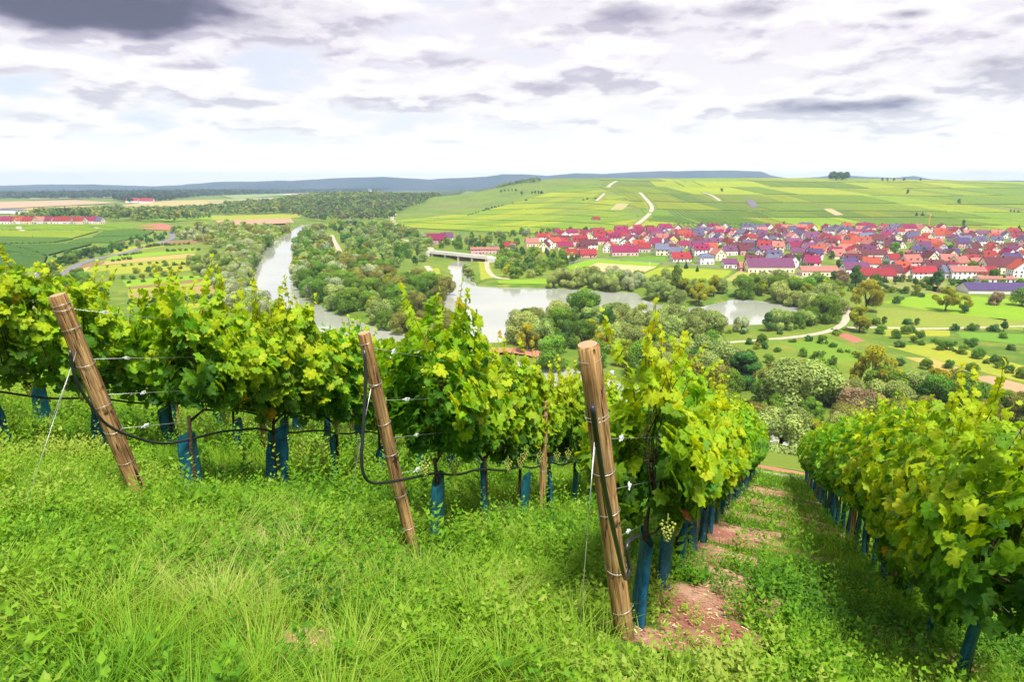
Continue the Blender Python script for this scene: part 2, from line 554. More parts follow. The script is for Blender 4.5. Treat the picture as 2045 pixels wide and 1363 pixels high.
    w.put(vo.inputs['Vector'], co); vo.inputs['Scale'].default_value = 85
    hole = w.math('MULTIPLY', w.ramp(vo.outputs[0], .22, .34), w.ramp(w.noise(co, 6, 3), .36, .66))
    p1 = prin(w, c, .42, .45)
    t = w.n('ShaderNodeBsdfTranslucent'); w.put(t.inputs[0], c)
    mx = w.n('ShaderNodeMixShader'); mx.inputs[0].default_value = .35
    w.put(mx.inputs[1], p1); w.put(mx.inputs[2], t.outputs[0])
    tr = w.n('ShaderNodeBsdfTransparent')
    m2 = w.n('ShaderNodeMixShader'); w.put(m2.inputs[0], hole)
    w.put(m2.inputs[1], mx.outputs[0]); w.put(m2.inputs[2], tr.outputs[0])
    finish(w, m2.outputs[0])
    M['guard'] = m
    M['hose'] = noisy('black_rubber_hose', (.010, .010, .014), (.026, .024, .034), 9, .36, .5)
    m, w = mat('galvanised_wire'); finish(w, prin(w, (.52, .52, .53), .42, .5, None, Metallic=.75)); M['wire'] = m
    m, w = mat('clear_plastic_clip'); finish(w, prin(w, (.48, .52, .52), .22, .6)); M['clip'] = m
    m, w = mat('green_grapes'); finish(w, prin(w, (.26, .30, .055), .35, .4, None, **{'Subsurface Weight': .25, 'Subsurface Radius': (.01, .01, .004)})); M['grape'] = m
    # buildings
    m, w = mat('window_glass'); finish(w, prin(w, (.035, .04, .055), .18, .6)); M['glass'] = m
    M['door'] = noisy('dark_wood_door', (.10, .05, .035), (.16, .08, .05), 2, .7, .2)
    M['concrete'] = noisy('pale_concrete', (.52, .50, .47), (.64, .62, .59), .4, .9, .15, 5, .2)
    M['gate'] = noisy('rust_brown_steel', (.10, .04, .045), (.17, .07, .065), .5, .7, .25)
    M['crane'] = noisy('yellow_crane_paint', (.65, .36, .03), (.72, .42, .05), 1, .5, .3)
    M['white'] = noisy('white_paint', (.74, .74, .74), (.80, .80, .80), 2, .6, .3)
    for k, c in dict(white=(.82, .76, .79), cream=(.80, .70, .54), pink=(.76, .50, .52), yellow=(.74, .55, .24), grey=(.55, .50, .55), blue=(.42, .52, .70), rose=(.62, .33, .33)).items():
        M['w_' + k] = noisy('plaster_' + k, tuple(a * .90 for a in c), c, .5, .9, .1, 5, 0, .10)
    for k, c in dict(red=(.25, .022, .030), crimson=(.195, .012, .058), orange=(.33, .058, .030), brown=(.105, .024, .034), plum=(.135, .042, .105), slate=(.090, .072, .135), violet=(.066, .042, .125), salmon=(.34, .130, .105), bluegrey=(.12, .13, .20)).items():
        M['r_' + k] = noisy('roof_tiles_' + k, tuple(a * .72 for a in c), c, .9, .75, .2, 6, .4, .22)
build_materials()

# ------------------------------------------------------------------ terrain
def axis_y():
    a = list(np.arange(-80, 1200, 5.0)); st = 5.0
    while a[-1] < 9000:
        st *= 1.04; a.append(a[-1] + st)
    return np.array(a)
def axis_x():
    a = list(np.arange(0, 460, 5.0)); st = 5.0
    while a[-1] < 8500:
        st *= 1.06; a.append(a[-1] + st)
    return np.array([-q for q in a[:0:-1]] + a)
NP = (-17., 27., -4., 46.)      # near patch x0 x1 y0 y1
def build_terrain():
    xs, ys = axis_x(), axis_y()
    X, Y = np.meshgrid(xs, ys)
    Z = terr(X, Y)
    inside = np.minimum(np.minimum(X - NP[0], NP[1] - X), np.minimum(Y - NP[2], NP[3] - Y))
    Z = Z - 1.0 * S((inside - 1) / 5)
    V = np.stack([X, Y, Z], -1).reshape(-1, 3)
    ny, nx = X.shape
    i = np.arange((ny - 1) * nx).reshape(ny - 1, nx)[:, :-1].ravel()
    F = np.stack([i, i + 1, i + 1 + nx, i + nx], 1)
    o = obj('ground', bulk('ground', V, F, smooth=True), M['terrain'])
    tag(o, 'green valley floor with meadows and hills reaching to the horizon', 'ground', kind='structure')
    # water sheet
    mb = MB(); mb.add([(-700, 20, 0), (900, 20, 0), (900, 1500, 0), (-700, 1500, 0)], [(0, 1, 2, 3)])
    o = obj('river', mb.mesh('river'), M['water'])
    tag(o, 'pale shining river and side water winding through the valley', 'river', kind='structure')
build_terrain()

BARE = []      # bare soil patches in the vineyard: (x, y, radius, weight)
def bare_mask(x, y):
    m = 0 * np.asarray(x, float)
    for bx, by, r, wgt in BARE:
        m = np.maximum(m, wgt * np.exp(-(((x - bx) ** 2 + (y - by) ** 2) / (r * r))))
    wob = fbm(x * 2.3 + 31, y * 2.3, 5)
    return np.clip((m + (wob - .5) * 1.5 * np.clip(m * 3, 0, 1)) * 1.1, 0, 1)
def near_on(u, v):
    dx, dy, dz = ray(u, v)
    t = EYE / -(dz + A_ * dx + B_ * dy)
    return float(dx * t), float(dy * t)
for u, v, r, wg in ((630, 1300, .20, 1), (1310, 1280, .26, .9), (1390, 1215, .5, 1), (1460, 1120, .7, 1), (1440, 1060, .8, 1), (1500, 1040, .8, 1), (1560, 1030, .7, .8), (1470, 1180, .3, .8),
                    (1630, 1195, .25, 1), (1420, 1150, .55, 1), (1500, 1150, .3, .8), (1640, 1065, .6, 1), (1560, 1100, .35, .8), (1380, 1270, .3, .8), (1620, 1045, .5, 1), (1480, 1085, .6, 1), (1530, 1010, 1.2, 1), (1540, 985, 1.5, .9), (930, 1060, .3, 1), (1010, 1030, .35, 1), (985, 1040, .3, .8),
                    (1740, 1270, .25, .7), (1900, 1330, .3, .5), (1800, 1320, .2, .6), (700, 1290, .15, .6), (1680, 1080, .4, .7)):
    x, y = near_on(u, v)
    BARE.append((x, y, r, wg))
_rb = random.Random(4)
def _aisle():
    d = ROWD0; p = np.array([d[1], -d[0]])
    o3, o4 = np.array(near_on(1248, 1285)), np.array(near_on(1885, 1335))
    for k in range(26):
        q = o3 + d * _rb.uniform(.6, 22) + p * _rb.uniform(.35, 1.15); BARE.append((q[0], q[1], _rb.uniform(.14, .38), _rb.uniform(.6, .95)))
    for k in range(12):
        q = o4 + d * _rb.uniform(-.5, 18) - p * _rb.uniform(.2, .7); BARE.append((q[0], q[1], _rb.uniform(.15, .35), _rb.uniform(.6, 1)))
_d0 = ray(VPU, VPV); ROWD0 = np.array([float(_d0[0]), float(_d0[1])]); ROWD0 /= np.linalg.norm(ROWD0)
_aisle()
def micro(x, y):
    return .05 * (fbm(x * 1.3, y * 1.3) - .5) + .22 * (fbm(x * .25 + 9, y * .25) - .5)
def near_z(x, y):
    x = np.asarray(x, float); y = np.asarray(y, float)
    e = np.minimum(np.minimum(x - NP[0], NP[1] - x), np.minimum(y - NP[2], NP[3] - y))
    return slope_z(x, y) + micro(x, y) - .5 * (1 - S(e / 2.0))
def nz(x, y):
    return float(near_z(np.array([x]), np.array([y]))[0])
def build_near_ground():
    xs = np.arange(NP[0], NP[1] + .01, .16); ys = np.arange(NP[2], NP[3] + .01, .16)
    X, Y = np.meshgrid(xs, ys)
    Z = near_z(X, Y)
    V = np.stack([X, Y, Z], -1).reshape(-1, 3)
    ny, nx = X.shape
    i = np.arange((ny - 1) * nx).reshape(ny - 1, nx)[:, :-1].ravel()
    F = np.stack([i, i + 1, i + 1 + nx, i + nx], 1)
    b = bare_mask(V[:, 0], V[:, 1])
    o = obj('vineyard_slope', bulk('vineyard_slope', V, F, col=np.stack([b, b, b], 1), smooth=True), M['soil'])
    tag(o, 'grassy vineyard slope with reddish bare soil falling away from the viewer', 'ground', kind='structure')
build_near_ground()

# ------------------------------------------------------------------ draped fields, paths and roads
def densify(pts, step):
    out = []
    for a, b in zip(pts[:-1], pts[1:]):
        n = max(1, int(math.hypot(b[0] - a[0], b[1] - a[1]) / step))
        for k in range(n):
            out.append((a[0] + (b[0] - a[0]) * k / n, a[1] + (b[1] - a[1]) * k / n))
    out.append(pts[-1])
    return out
def smoothline(pts, it=2):
    for _ in range(it):
        q = [pts[0]]
        for a, b in zip(pts[:-1], pts[1:]):
            q.append((a[0] * .75 + b[0] * .25, a[1] * .75 + b[1] * .25))
            q.append((a[0] * .25 + b[0] * .75, a[1] * .25 + b[1] * .75))
        q.append(pts[-1]); pts = q
    return pts
def ribbon(name, uv, width, mt, label, cat, lift=.35, world_pts=None, smooth=2):
    if world_pts is None:
        x, y, _ = G([a for a, b in uv], [b for a, b in uv])
        world_pts = list(zip(x, y))
    p = np.array(densify(smoothline(world_pts, smooth), 5.0 if width < 8 else 8.0))
    if 'track' in name or 'road' in name: TRACKS.append((p, width))
    t = np.gradient(p, axis=0); t /= np.linalg.norm(t, axis=1)[:, None] + 1e-9
    nrm = np.stack([-t[:, 1], t[:, 0]], 1)
    cols = np.array([-.5, -.25, 0, .25, .5])
    Q = p[:, None, :] + nrm[:, None, :] * cols[None, :, None] * width
    crown = np.array([-.25, .0, .03, .0, -.25])
    Z = land(Q[..., 0], Q[..., 1]) + lift + crown
    V = np.concatenate([Q, Z[..., None]], -1).reshape(-1, 3)
    n, k = Q.shape[:2]
    i = (np.arange(n - 1)[:, None] * k + np.arange(k - 1)[None]).ravel()
    F = np.stack([i, i + 1, i + 1 + k, i + k], 1)
    o = obj(name, bulk(name, V, F, smooth=True), mt)
    tag(o, label, cat, kind='structure')
    return o
TRACKS = []
FIELDS_V, FIELDS_F, FIELDS_C = [], [], []
_fo = 0
def field(uv4, color, lift=.22, n=14, m=8):
    """quad field given by four corners in the photo, laid on the land"""
    global _fo
    x, y, _ = G([a for a, b in uv4], [b for a, b in uv4])
    c = np.stack([x, y], 1)
    s, t = np.meshgrid(np.linspace(0, 1, n), np.linspace(0, 1, m))
    Q = ((1 - s) * (1 - t))[..., None] * c[0] + (s * (1 - t))[..., None] * c[1] + (s * t)[..., None] * c[2] + ((1 - s) * t)[..., None] * c[3]
    edge = (s == 0) | (s == 1) | (t == 0) | (t == 1)
    d = float(np.hypot(*c.mean(0)))
    Z = land(Q[..., 0], Q[..., 1]) + lift * max(1, d / 700) - np.where(edge, .3, 0)
    V = np.concatenate([Q, Z[..., None]], -1).reshape(-1, 3)
    i = (np.arange(m - 1)[:, None] * n + np.arange(n - 1)[None]).ravel()
    F = np.stack([i, i + 1, i + 1 + n, i + n], 1) + _fo
    FIELDS_V.append(V); FIELDS_F.append(F); FIELDS_C.append(np.tile(color, (len(V), 1))); _fo += len(V)
def flush_fields(name, label):
    global _fo
    o = obj(name, bulk(name, np.concatenate(FIELDS_V), np.concatenate(FIELDS_F), np.concatenate(FIELDS_C), True), M['field'])
    tag(o, label, 'fields', kind='structure')
    FIELDS_V.clear(); FIELDS_F.clear(); FIELDS_C.clear(); _fo = 0
GRN, YGR, TAN, BRN, LIM, PALE, RED = (.085, .19, .016), (.215, .25, .025), (.30, .24, .075), (.20, .115, .065), (.15, .265, .014), (.30, .29, .085), (.30, .12, .085)
def build_fields():
    L = [([(215, 512), (390, 496), (395, 504), (205, 521)], LIM), ([(195, 522), (392, 505), (394, 514), (190, 531)], TAN),
         ([(185, 532), (385, 515), (388, 525), (160, 546)], YGR), ([(150, 533), (213, 520), (213, 527), (150, 541)], BRN),
         ([(215, 538), (390, 526), (385, 541), (215, 549)], YGR), ([(240, 560), (430, 546), (435, 553), (250, 575)], LIM),
         ([(250, 575), (432, 554), (434, 559), (252, 579)], BRN), ([(252, 579), (434, 560), (434, 566), (252, 586)], YGR),
         ([(250, 586), (434, 567), (432, 586), (255, 599)], (.25, .19, .07)), ([(290, 612), (436, 602), (436, 612), (290, 622)], YGR),
         ([(290, 626), (436, 615), (436, 632), (290, 642)], LIM), ([(320, 482), (440, 477), (438, 483), (300, 489)], BRN),
         ([(110, 552), (185, 530), (160, 552), (118, 575)], PALE), ([(225, 500), (330, 480), (330, 492), (215, 510)], YGR)]
    for q, c in L: field(q, c)
    flush_fields('orchard_strips', 'narrow strips of yellow green and brown orchard land left of the river')
    L = [([(235, 456), (320, 447), (347, 452), (342, 461)], RED), ([(330, 434), (440, 430), (430, 440), (300, 442)], LIM),
         ([(400, 432), (600, 427), (600, 436), (420, 441)], YGR), ([(430, 441), (580, 436), (588, 446), (440, 451)], (.33, .20, .14)),
         ([(0, 404), (150, 401), (240, 406), (0, 418)], (.34, .24, .15)), ([(0, 419), (150, 412), (300, 413), (0, 428)], (.28, .25, .10)),
         ([(230, 412), (330, 402), (450, 399), (400, 416)], (.30, .26, .11)), ([(440, 392), (560, 386), (610, 389), (470, 399)], (.17, .24, .09)),
         ([(400, 402), (540, 395), (560, 398), (430, 410)], (.24, .24, .10)), ([(560, 388), (640, 384), (660, 387), (580, 391)], (.36, .32, .24)),
         ([(60, 396), (260, 392), (330, 395), (60, 400)], (.20, .22, .10))]
    for q, c in L: field(q, c, lift=.5)
    flush_fields('far_fields', 'tan and green fields of the far plain below the blue hills')
    L = [([(1092, 543), (1180, 515), (1325, 526), (1318, 532)], LIM), ([(1100, 553), (1135, 541), (1268, 552), (1262, 562)], GRN),
         ([(1316, 533), (1470, 540), (1437, 562), (1268, 554)], (.20, .26, .016)), ([(1473, 541), (1615, 548), (1640, 566), (1440, 562)], (.24, .25, .06)),
         ([(1250, 513), (1330, 512), (1330, 522), (1225, 524)], GRN), ([(1565, 525), (1600, 524), (1605, 540), (1568, 542)], LIM),
         ([(1750, 603), (1850, 585), (2060, 600), (2060, 655)], LIM), ([(1745, 612), (2060, 640), (2060, 660), (1745, 655)], (.16, .21, .03)),
         ([(1905, 662), (2060, 668), (2060, 690), (1920, 676)], (.10, .21, .02)), ([(1760, 690), (1880, 684), (2060, 735), (2060, 770)], YGR),
         ([(1800, 712), (1860, 715), (1960, 750), (1900, 750)], TAN), ([(1935, 752), (1975, 750), (2070, 775), (2070, 800)], (.36, .22, .13)),
         ([(1665, 668), (1690, 665), (1730, 682), (1705, 686)], RED), ([(1560, 682), (1660, 675), (1760, 720), (1640, 730)], (.11, .20, .018)),
         ([(1765, 655), (1900, 660), (1900, 672), (1760, 672)], YGR), ([(1440, 680), (1560, 672), (1560, 690), (1440, 700)], (.10, .17, .02)),
         ([(1690, 545), (1900, 562), (1880, 590), (1720, 575)], (.17, .19, .05)), ([(1850, 570), (1880, 572), (1880, 590), (1845, 580)], BRN),
         ([(955, 522), (975, 522), (990, 556), (960, 560)], YGR), ([(862, 535), (876, 535), (886, 560), (868, 565)], YGR),
         ([(600, 475), (650, 465), (690, 520), (610, 520)], (.17, .18, .05)), ([(780, 560), (845, 545), (855, 570), (800, 590)], (.17, .18, .05)),
         ([(990, 560), (1100, 556), (1105, 568), (995, 566)], LIM), ([(955, 500), (985, 500), (1000, 515), (975, 520)], GRN)]
    for q, c in L: field(q, c)
    flush_fields('meadows', 'bright green meadows and strips below and beside the village')
    field([(1137, 543), (1182, 524), (1312, 533), (1268, 551)], (.42, .30, .155), lift=.3)
    flush_fields('sports_pitch', 'tan sports pitch in front of the village')
build_fields()
def build_paths():
    ribbon('farm_track', [(1640, 565), (1665, 585), (1690, 605), (1692, 635), (1680, 652), (1650, 664), (1600, 673), (1520, 680), (1420, 688), (1340, 692)], 3.6, M['path'], 'pale gravel track bending round the large tree by the side water', 'track')
    ribbon('gravel_path', [(770, 566), (800, 572), (838, 568), (858, 556), (861, 542), (852, 532)], 5.0, M['path'], 'pale gravel path curving on the wooded island', 'path')
    ribbon('island_track', [(663, 470), (667, 482), (678, 500), (682, 520)], 5.0, M['path'], 'straight pale track in the island wood beside the river', 'path')
    ribbon('embankment_path', [(972, 521), (972, 535), (978, 548), (992, 556), (1020, 558)], 4.5, M['path'], 'pale path on the embankment right of the weir bridge', 'path')
    ribbon('canal_road', [(860, 512), (840, 508), (868, 500), (845, 488), (800, 478)], 6, M['path'], 'pale road leading to the weir bridge from the depot', 'road')
    ribbon('hill_foot_track', [(840, 474), (815, 462), (795, 450), (780, 436), (790, 428)], 7, M['path'], 'pale track along the foot of the vineyard hill', 'track')
    ribbon('hill_track', [(1252, 462), (1280, 443), (1300, 425), (1303, 412), (1290, 398), (1278, 385)], 8, M['path'], 'pale winding track climbing the vineyard hill', 'track', lift=.8)
    ribbon('upper_hill_track', [(1438, 402), (1425, 392), (1405, 385)], 7, M['path'], 'short pale track high on the vineyard hill', 'track', lift=.8)
    ribbon('ridge_track', [(1214, 375), (1220, 368), (1232, 362)], 9, M['path'], 'pale track near the crest of the vineyard hill', 'track', lift=.8)
    ribbon('left_side_track', [(1190, 402), (1200, 394), (1207, 387)], 7, M['path'], 'small pale track among plots on the hill', 'track', lift=.8)
    ribbon('vineyard_track', [(205, 460), (185, 453), (165, 448), (140, 445)], 5, M['path'], 'pale track through the vineyard left of the river', 'track', lift=.6)
    ribbon('zigzag_track', [(48, 463), (36, 457), (40, 452), (30, 449)], 6, M['path'], 'short pale zigzag track in the left vineyard', 'track', lift=.6)
    ribbon('country_road', [(352, 452), (346, 458), (341, 466), (349, 474), (330, 483), (290, 494), (250, 506), (215, 513), (190, 518), (160, 527), (128, 545), (112, 560)], 6.5, M['asphalt'], 'grey country road winding past the orchard strips', 'road', lift=.5)
    r = ribbon('main_road', [(72, 545), (66, 560), (60, 577), (54, 600), (50, 640)], 8, M['asphalt'], 'grey asphalt road at lower left below the vineyard', 'road', lift=.5)
    l = ribbon('road_marking', [(72, 545), (66, 560), (60, 577), (54, 600), (50, 640)], .5, M['paint'], 'white line along the asphalt road at lower left', 'marking', lift=.60)
    ribbon('village_lane', [(1130, 527), (1180, 516), (1250, 519), (1340, 527), (1430, 533), (1540, 545), (1575, 548), (1620, 556), (1645, 568)], 4.5, M['asphalt'], 'lane along the front of the village', 'lane')
    ribbon('meadow_path', [(1690, 655), (1760, 655), (1850, 658), (1960, 655), (2060, 652)], 3, M['path'], 'faint path between hedges in the right meadow', 'path')
    # path and red soil at the lower end of the vine rows, and the landing by the water
    d = ROWD; pr = ROWP
    o = np.array(near_on(1250, 1285))
    def at(s, c): q = o + d * s + pr * c; return (float(q[0]), float(q[1]))
    ribbon('vineyard_path', None, 2.6, M['path'], 'pale gravel path at the lower end of the vine rows', 'path', lift=.10, world_pts=[at(30.5, -40), at(30.5, -10), at(30.5, 20)], smooth=0)
    ribbon('soil_bank', None, 5.5, M['redsoil'], 'strip of reddish bare soil beyond the vineyard path', 'soil', lift=.10, world_pts=[at(38, -40), at(38, -10), at(38, 20)], smooth=0)
    ribbon('gravel_landing', [(936, 706), (960, 702), (1000, 698), (1050, 702), (1085, 710)], 9, M['redsoil'], 'reddish gravel landing at the near end of the side water', 'landing', lift=.22)
# row direction on the slope
_vx, _vy, _vz = ray(VPU, VPV)
ROWD = np.array([float(_vx), float(_vy)]); ROWD /= np.linalg.norm(ROWD)
ROWP = np.array([ROWD[1], -ROWD[0]])       # to the right of the row direction
build_paths()

# ------------------------------------------------------------------ far hills
def build_hills():
    prof = [(-700, 374), (-300, 372), (0, 372), (90, 368.5), (200, 368), (330, 371.5), (363, 370), (440, 364), (600, 361), (700, 356), (771, 354.5), (819, 357), (860, 359), (970, 354.5), (1004, 350),
            (1052, 350.5), (1090, 353), (1148, 348), (1200, 349), (1250, 346.5), (1300, 344.5), (1446, 343), (1504, 345), (1525, 352), (1560, 357), (1617, 355), (1654, 351), (1700, 354), (1763, 356), (1803, 352.5), (1839, 359), (1900, 361), (2045, 361), (2400, 361), (2900, 362)]
    U = np.linspace(-700, 2900, 700)
    vt = np.interp(U, [a for a, b in prof], [b for a, b in prof]) + .7 * (fbm(U / 21, 0 * U) - .5) * 2
    R0, R1, R2 = 5300., 6700., 8600.
    rows = []
    a = (U - CU) / FPX
    for k, f in enumerate(np.linspace(0, 1, 14)):
        r = R0 + (R1 - R0) * f
        zt = ZC + (365.5 - vt) / FPX * R1 * 1.055
        ridge = S(f) * (.86 + .14 * f + .25 * (fbm(U / 60 + 3, f * 5 + 0 * U) - .5) * (1 - f))
        rows.append(np.stack([a * r, 0 * U + r, 1 + (zt - 1) * ridge], 1))
    rows.append(np.stack([a * R2, 0 * U + R2, 0 * U - 20], 1))
    V = np.concatenate(rows); n = len(U); m = len(rows)
    i = (np.arange(m - 1)[:, None] * n + np.arange(n - 1)[None]).ravel()
    F = np.stack([i, i + 1, i + 1 + n, i + n], 1)
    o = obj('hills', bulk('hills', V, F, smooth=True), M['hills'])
    tag(o, 'long blue wooded ridge on the horizon', 'hills', kind='structure')
build_hills()
def build_far_plain():
    # pale fields at the foot of the ridge
    for q, c in (([(50, 388.5), (170, 386.5), (180, 388), (40, 390.5)], (.5, .48, .42)), ([(200, 388), (270, 387), (275, 388.5), (200, 389.5)], (.5, .48, .42)),
                 ):
        field(q, c, lift=.6)
    flush_fields('pale_far_fields', 'whitish stubble fields at the foot of the blue ridge')
build_far_plain()

# ------------------------------------------------------------------ vineyards in the distance: real rows draped on the land
ROWSV, ROWSF, ROWSC = [], [], []
_ro = 0
def vrows(c4, direction, spacing, color, hgt=1.7, wid=1.7, step=22., jitter=.10):
    """fill a world-space quad with vine rows running along `direction`"""
    global _ro
    c4 = np.array(c4, float)
    d = np.array(direction, float); d /= np.linalg.norm(d)
    p = np.array([d[1], -d[0]])
    s = c4 @ p
    for off in np.arange(s.min() + spacing * .5, s.max(), spacing):
        # clip the line to the quad
        ts = []
        for i in range(4):
            a, b = c4[i], c4[(i + 1) % 4]
            sa, sb = a @ p - off, b @ p - off
            if sa * sb < 0:
                q = a + (b - a) * sa / (sa - sb)
                ts.append(q @ d)
        if len(ts) < 2: continue
        t0, t1 = min(ts) + 1.5, max(ts) - 1.5
        if t1 - t0 < 6: continue
        n = max(2, int((t1 - t0) / step) + 1)
        t = np.linspace(t0, t1, n)
        base = p * off
        X = base[0] + d[0] * t; Y = base[1] + d[1] * t
        if Y.min() > 900: X, Y = X + 14 * np.sin(Y / 170), Y + 26 * np.sin(X / 230 + 1) + 13 * np.sin(X / 90)
        Z = land(X, Y)
        near_t = np.zeros(n)
        for tp, tw in TRACKS:
            if abs(tp[:, 0].mean() - X.mean()) < 500 and abs(tp[:, 1].mean() - Y.mean()) < 500:
                near_t = np.maximum(near_t, np.min((X[:, None] - tp[:, 0]) ** 2 + (Y[:, None] - tp[:, 1]) ** 2, 1) < (tw * .5 + 5) ** 2)
        Z = Z - 2.6 * near_t
        prof = np.array([(-.5, -.2), (-.42, .75), (0, 1.0), (.42, .75), (.5, -.2)])
        hh = hgt * (1 + .12 * (rng.random(n) - .5) * 2)
        V = np.stack([X[:, None] + p[0] * prof[:, 0] * wid, Y[:, None] + p[1] * prof[:, 0] * wid, Z[:, None] + prof[:, 1] * hh[:, None]], -1)
        k = 5
        i = (np.arange(n - 1)[:, None] * k + np.arange(k - 1)[None]).ravel()
        F = np.stack([i, i + 1, i + 1 + k, i + k], 1) + _ro
        c = np.clip(np.array(color) * (1 + jitter * (rng.random() - .5) * 2), 0, 1)
        ROWSV.append(V.reshape(-1, 3)); ROWSF.append(F); ROWSC.append(np.tile(c, (n * k, 1)))
        _ro += n * k
def flush_rows(name, label):
    global _ro
    o = obj(name, bulk(name, np.concatenate(ROWSV), np.concatenate(ROWSF), np.concatenate(ROWSC)), M['rows'])
    tag(o, label, 'vineyard', kind='stuff')
    ROWSV.clear(); ROWSF.clear(); ROWSC.clear(); _ro = 0
VPAL = [(.165, .235, .016), (.200, .250, .016), (.140, .220, .016), (.220, .260, .018), (.155, .235, .018), (.120, .195, .022), (.185, .250, .014), (.225, .275, .014), (.135, .210, .018), (.165, .220, .026)]
def build_hill_vineyards():
    r = random.Random(5)
    # right part: plots run straight uphill
    bands = [(985, 1085), (1093, 1215), (1223, 1330), (1338, 1480), (1490, 1660), (1670, 1860), (1872, 2080), (2095, 2400)]
    for bi, (y0, y1) in enumerate(bands):
        x = 215 + bi * 8
        while x < y1 * .86:
            wd = r.choice([28, 40, 55, 75, 95, 130]) * (1 + bi * .06)
            x1 = x + wd
            c = r.choice(VPAL)
            if bi < 3 and x < 360: c = (.115, .205, .018)
            sk = -.10 * (y1 - y0) if bi % 2 else .05 * (y1 - y0)
            if r.random() < .035 and bi in (1, 2, 3):
                pass                                     # fallow plot: bare ground shows
            else:
                quad = [(x, y0), (x1, y0), (x1 + sk, y1), (x + sk, y1)]
                along = r.random() < .28
                vrows(quad, (1, .04) if along else (sk / (y1 - y0), 1), (7.0 if bi < 3 and x < 360 else r.choice([3.8, 4.4, 5.0, 5.6])), c, wid=2.3 + .25 * (bi > 3), step=14)
            x = x1 + r.choice([.8, 1.2, 2.5, 5])
    # left part: plots run obliquely across the nose of the hill
    d = np.array([.62, .78]); d /= np.linalg.norm(d); p = np.array([d[1], -d[0]])
    o = np.array([-190., 1090.])
    for bi in range(9):
        a0 = bi * 96.; a1 = a0 + 90
        c0 = -150.
        while c0 < 420:
            wd = r.choice([22, 30, 45, 60, 80]); c1 = c0 + wd
            q = [o + d * a0 + p * c0, o + d * a1 + p * c0, o + d * a1 + p * c1, o + d * a0 + p * c1]
            ctr = sum(q) / 4
            if ctr[0] < -235 + .03 * (ctr[1] - 1000) or ctr[0] > 205 + (ctr[1] - 1000) * .02 or ctr[1] < 930 + 130 * float(S(np.array((120 - ctr[0]) / 350))) - 40 or ctr[1] > 2350:
                c0 = c1 + 1; continue
            vrows(q, d, r.choice([3.4, 4.0, 4.6]), r.choice(VPAL[:5] + VPAL[6:]), wid=2.1, step=24)
            c0 = c1 + r.choice([1, 1.5, 3])
    flush_rows('hill_vineyard', 'patchwork of green and yellow vineyard plots on the hill behind the village')
    # bare plots
    for q, c in (([(1644, 419), (1660, 418), (1686, 431), (1668, 432)], (.33, .27, .15)), ([(1489, 400), (1502, 399), (1516, 414), (1500, 416)], (.12, .11, .14)), ([(1232, 408), (1258, 408), (1243, 421), (1218, 421)], (.27, .25, .12))):
        field(q, c, lift=.9)
    flush_fields('bare_plots', 'few bare or freshly planted plots among the hill vineyards')
    # left of the river: broad vineyard
    def W(*uv):
        x, y, _ = G([a for a, b in uv], [b for a, b in uv]); return np.stack([x, y], 1)
    Y1, Y2, D1, D2 = (.155, .215, .014), (.125, .20, .014), (.048, .105, .018), (.058, .12, .018)
    vrows(W((-60, 449), (140, 447), (205, 461), (-60, 461)), (.9, .35), 3.6, Y2, wid=2.0)
    vrows(W((145, 447), (232, 447), (335, 455), (215, 462)), (.9, .3), 3.6, Y2, wid=2.0)
    vrows(W((-60, 462), (200, 463), (150, 477), (-60, 472)), (1, .15), 3.6, Y1, wid=2.0)
    vrows(W((205, 464), (320, 458), (300, 470), (180, 476)), (1, .2), 3.4, D2, wid=1.9)
    vrows(W((-60, 473), (150, 479), (110, 486), (-60, 490)), (1, .1), 3.2, D2, wid=1.9)
    vrows(W((160, 478), (300, 472), (230, 486), (130, 487)), (1, .25), 3.2, D2, wid=1.9)
    vrows(W((-60, 492), (190, 489), (100, 512), (-60, 498)), (1, -.2), 3.0, D1, wid=1.8)
    vrows(W((-60, 501), (96, 515), (84, 545), (-60, 600)), (1, -.5), 2.8, D1, wid=1.7)
    vrows(W((-60, 605), (82, 548), (45, 575), (-60, 680)), (1, -.5), 2.8, D1, wid=1.7)
    flush_rows('valley_vineyard', 'broad green vineyard at left between the road and the red roofed houses')
build_hill_vineyards()

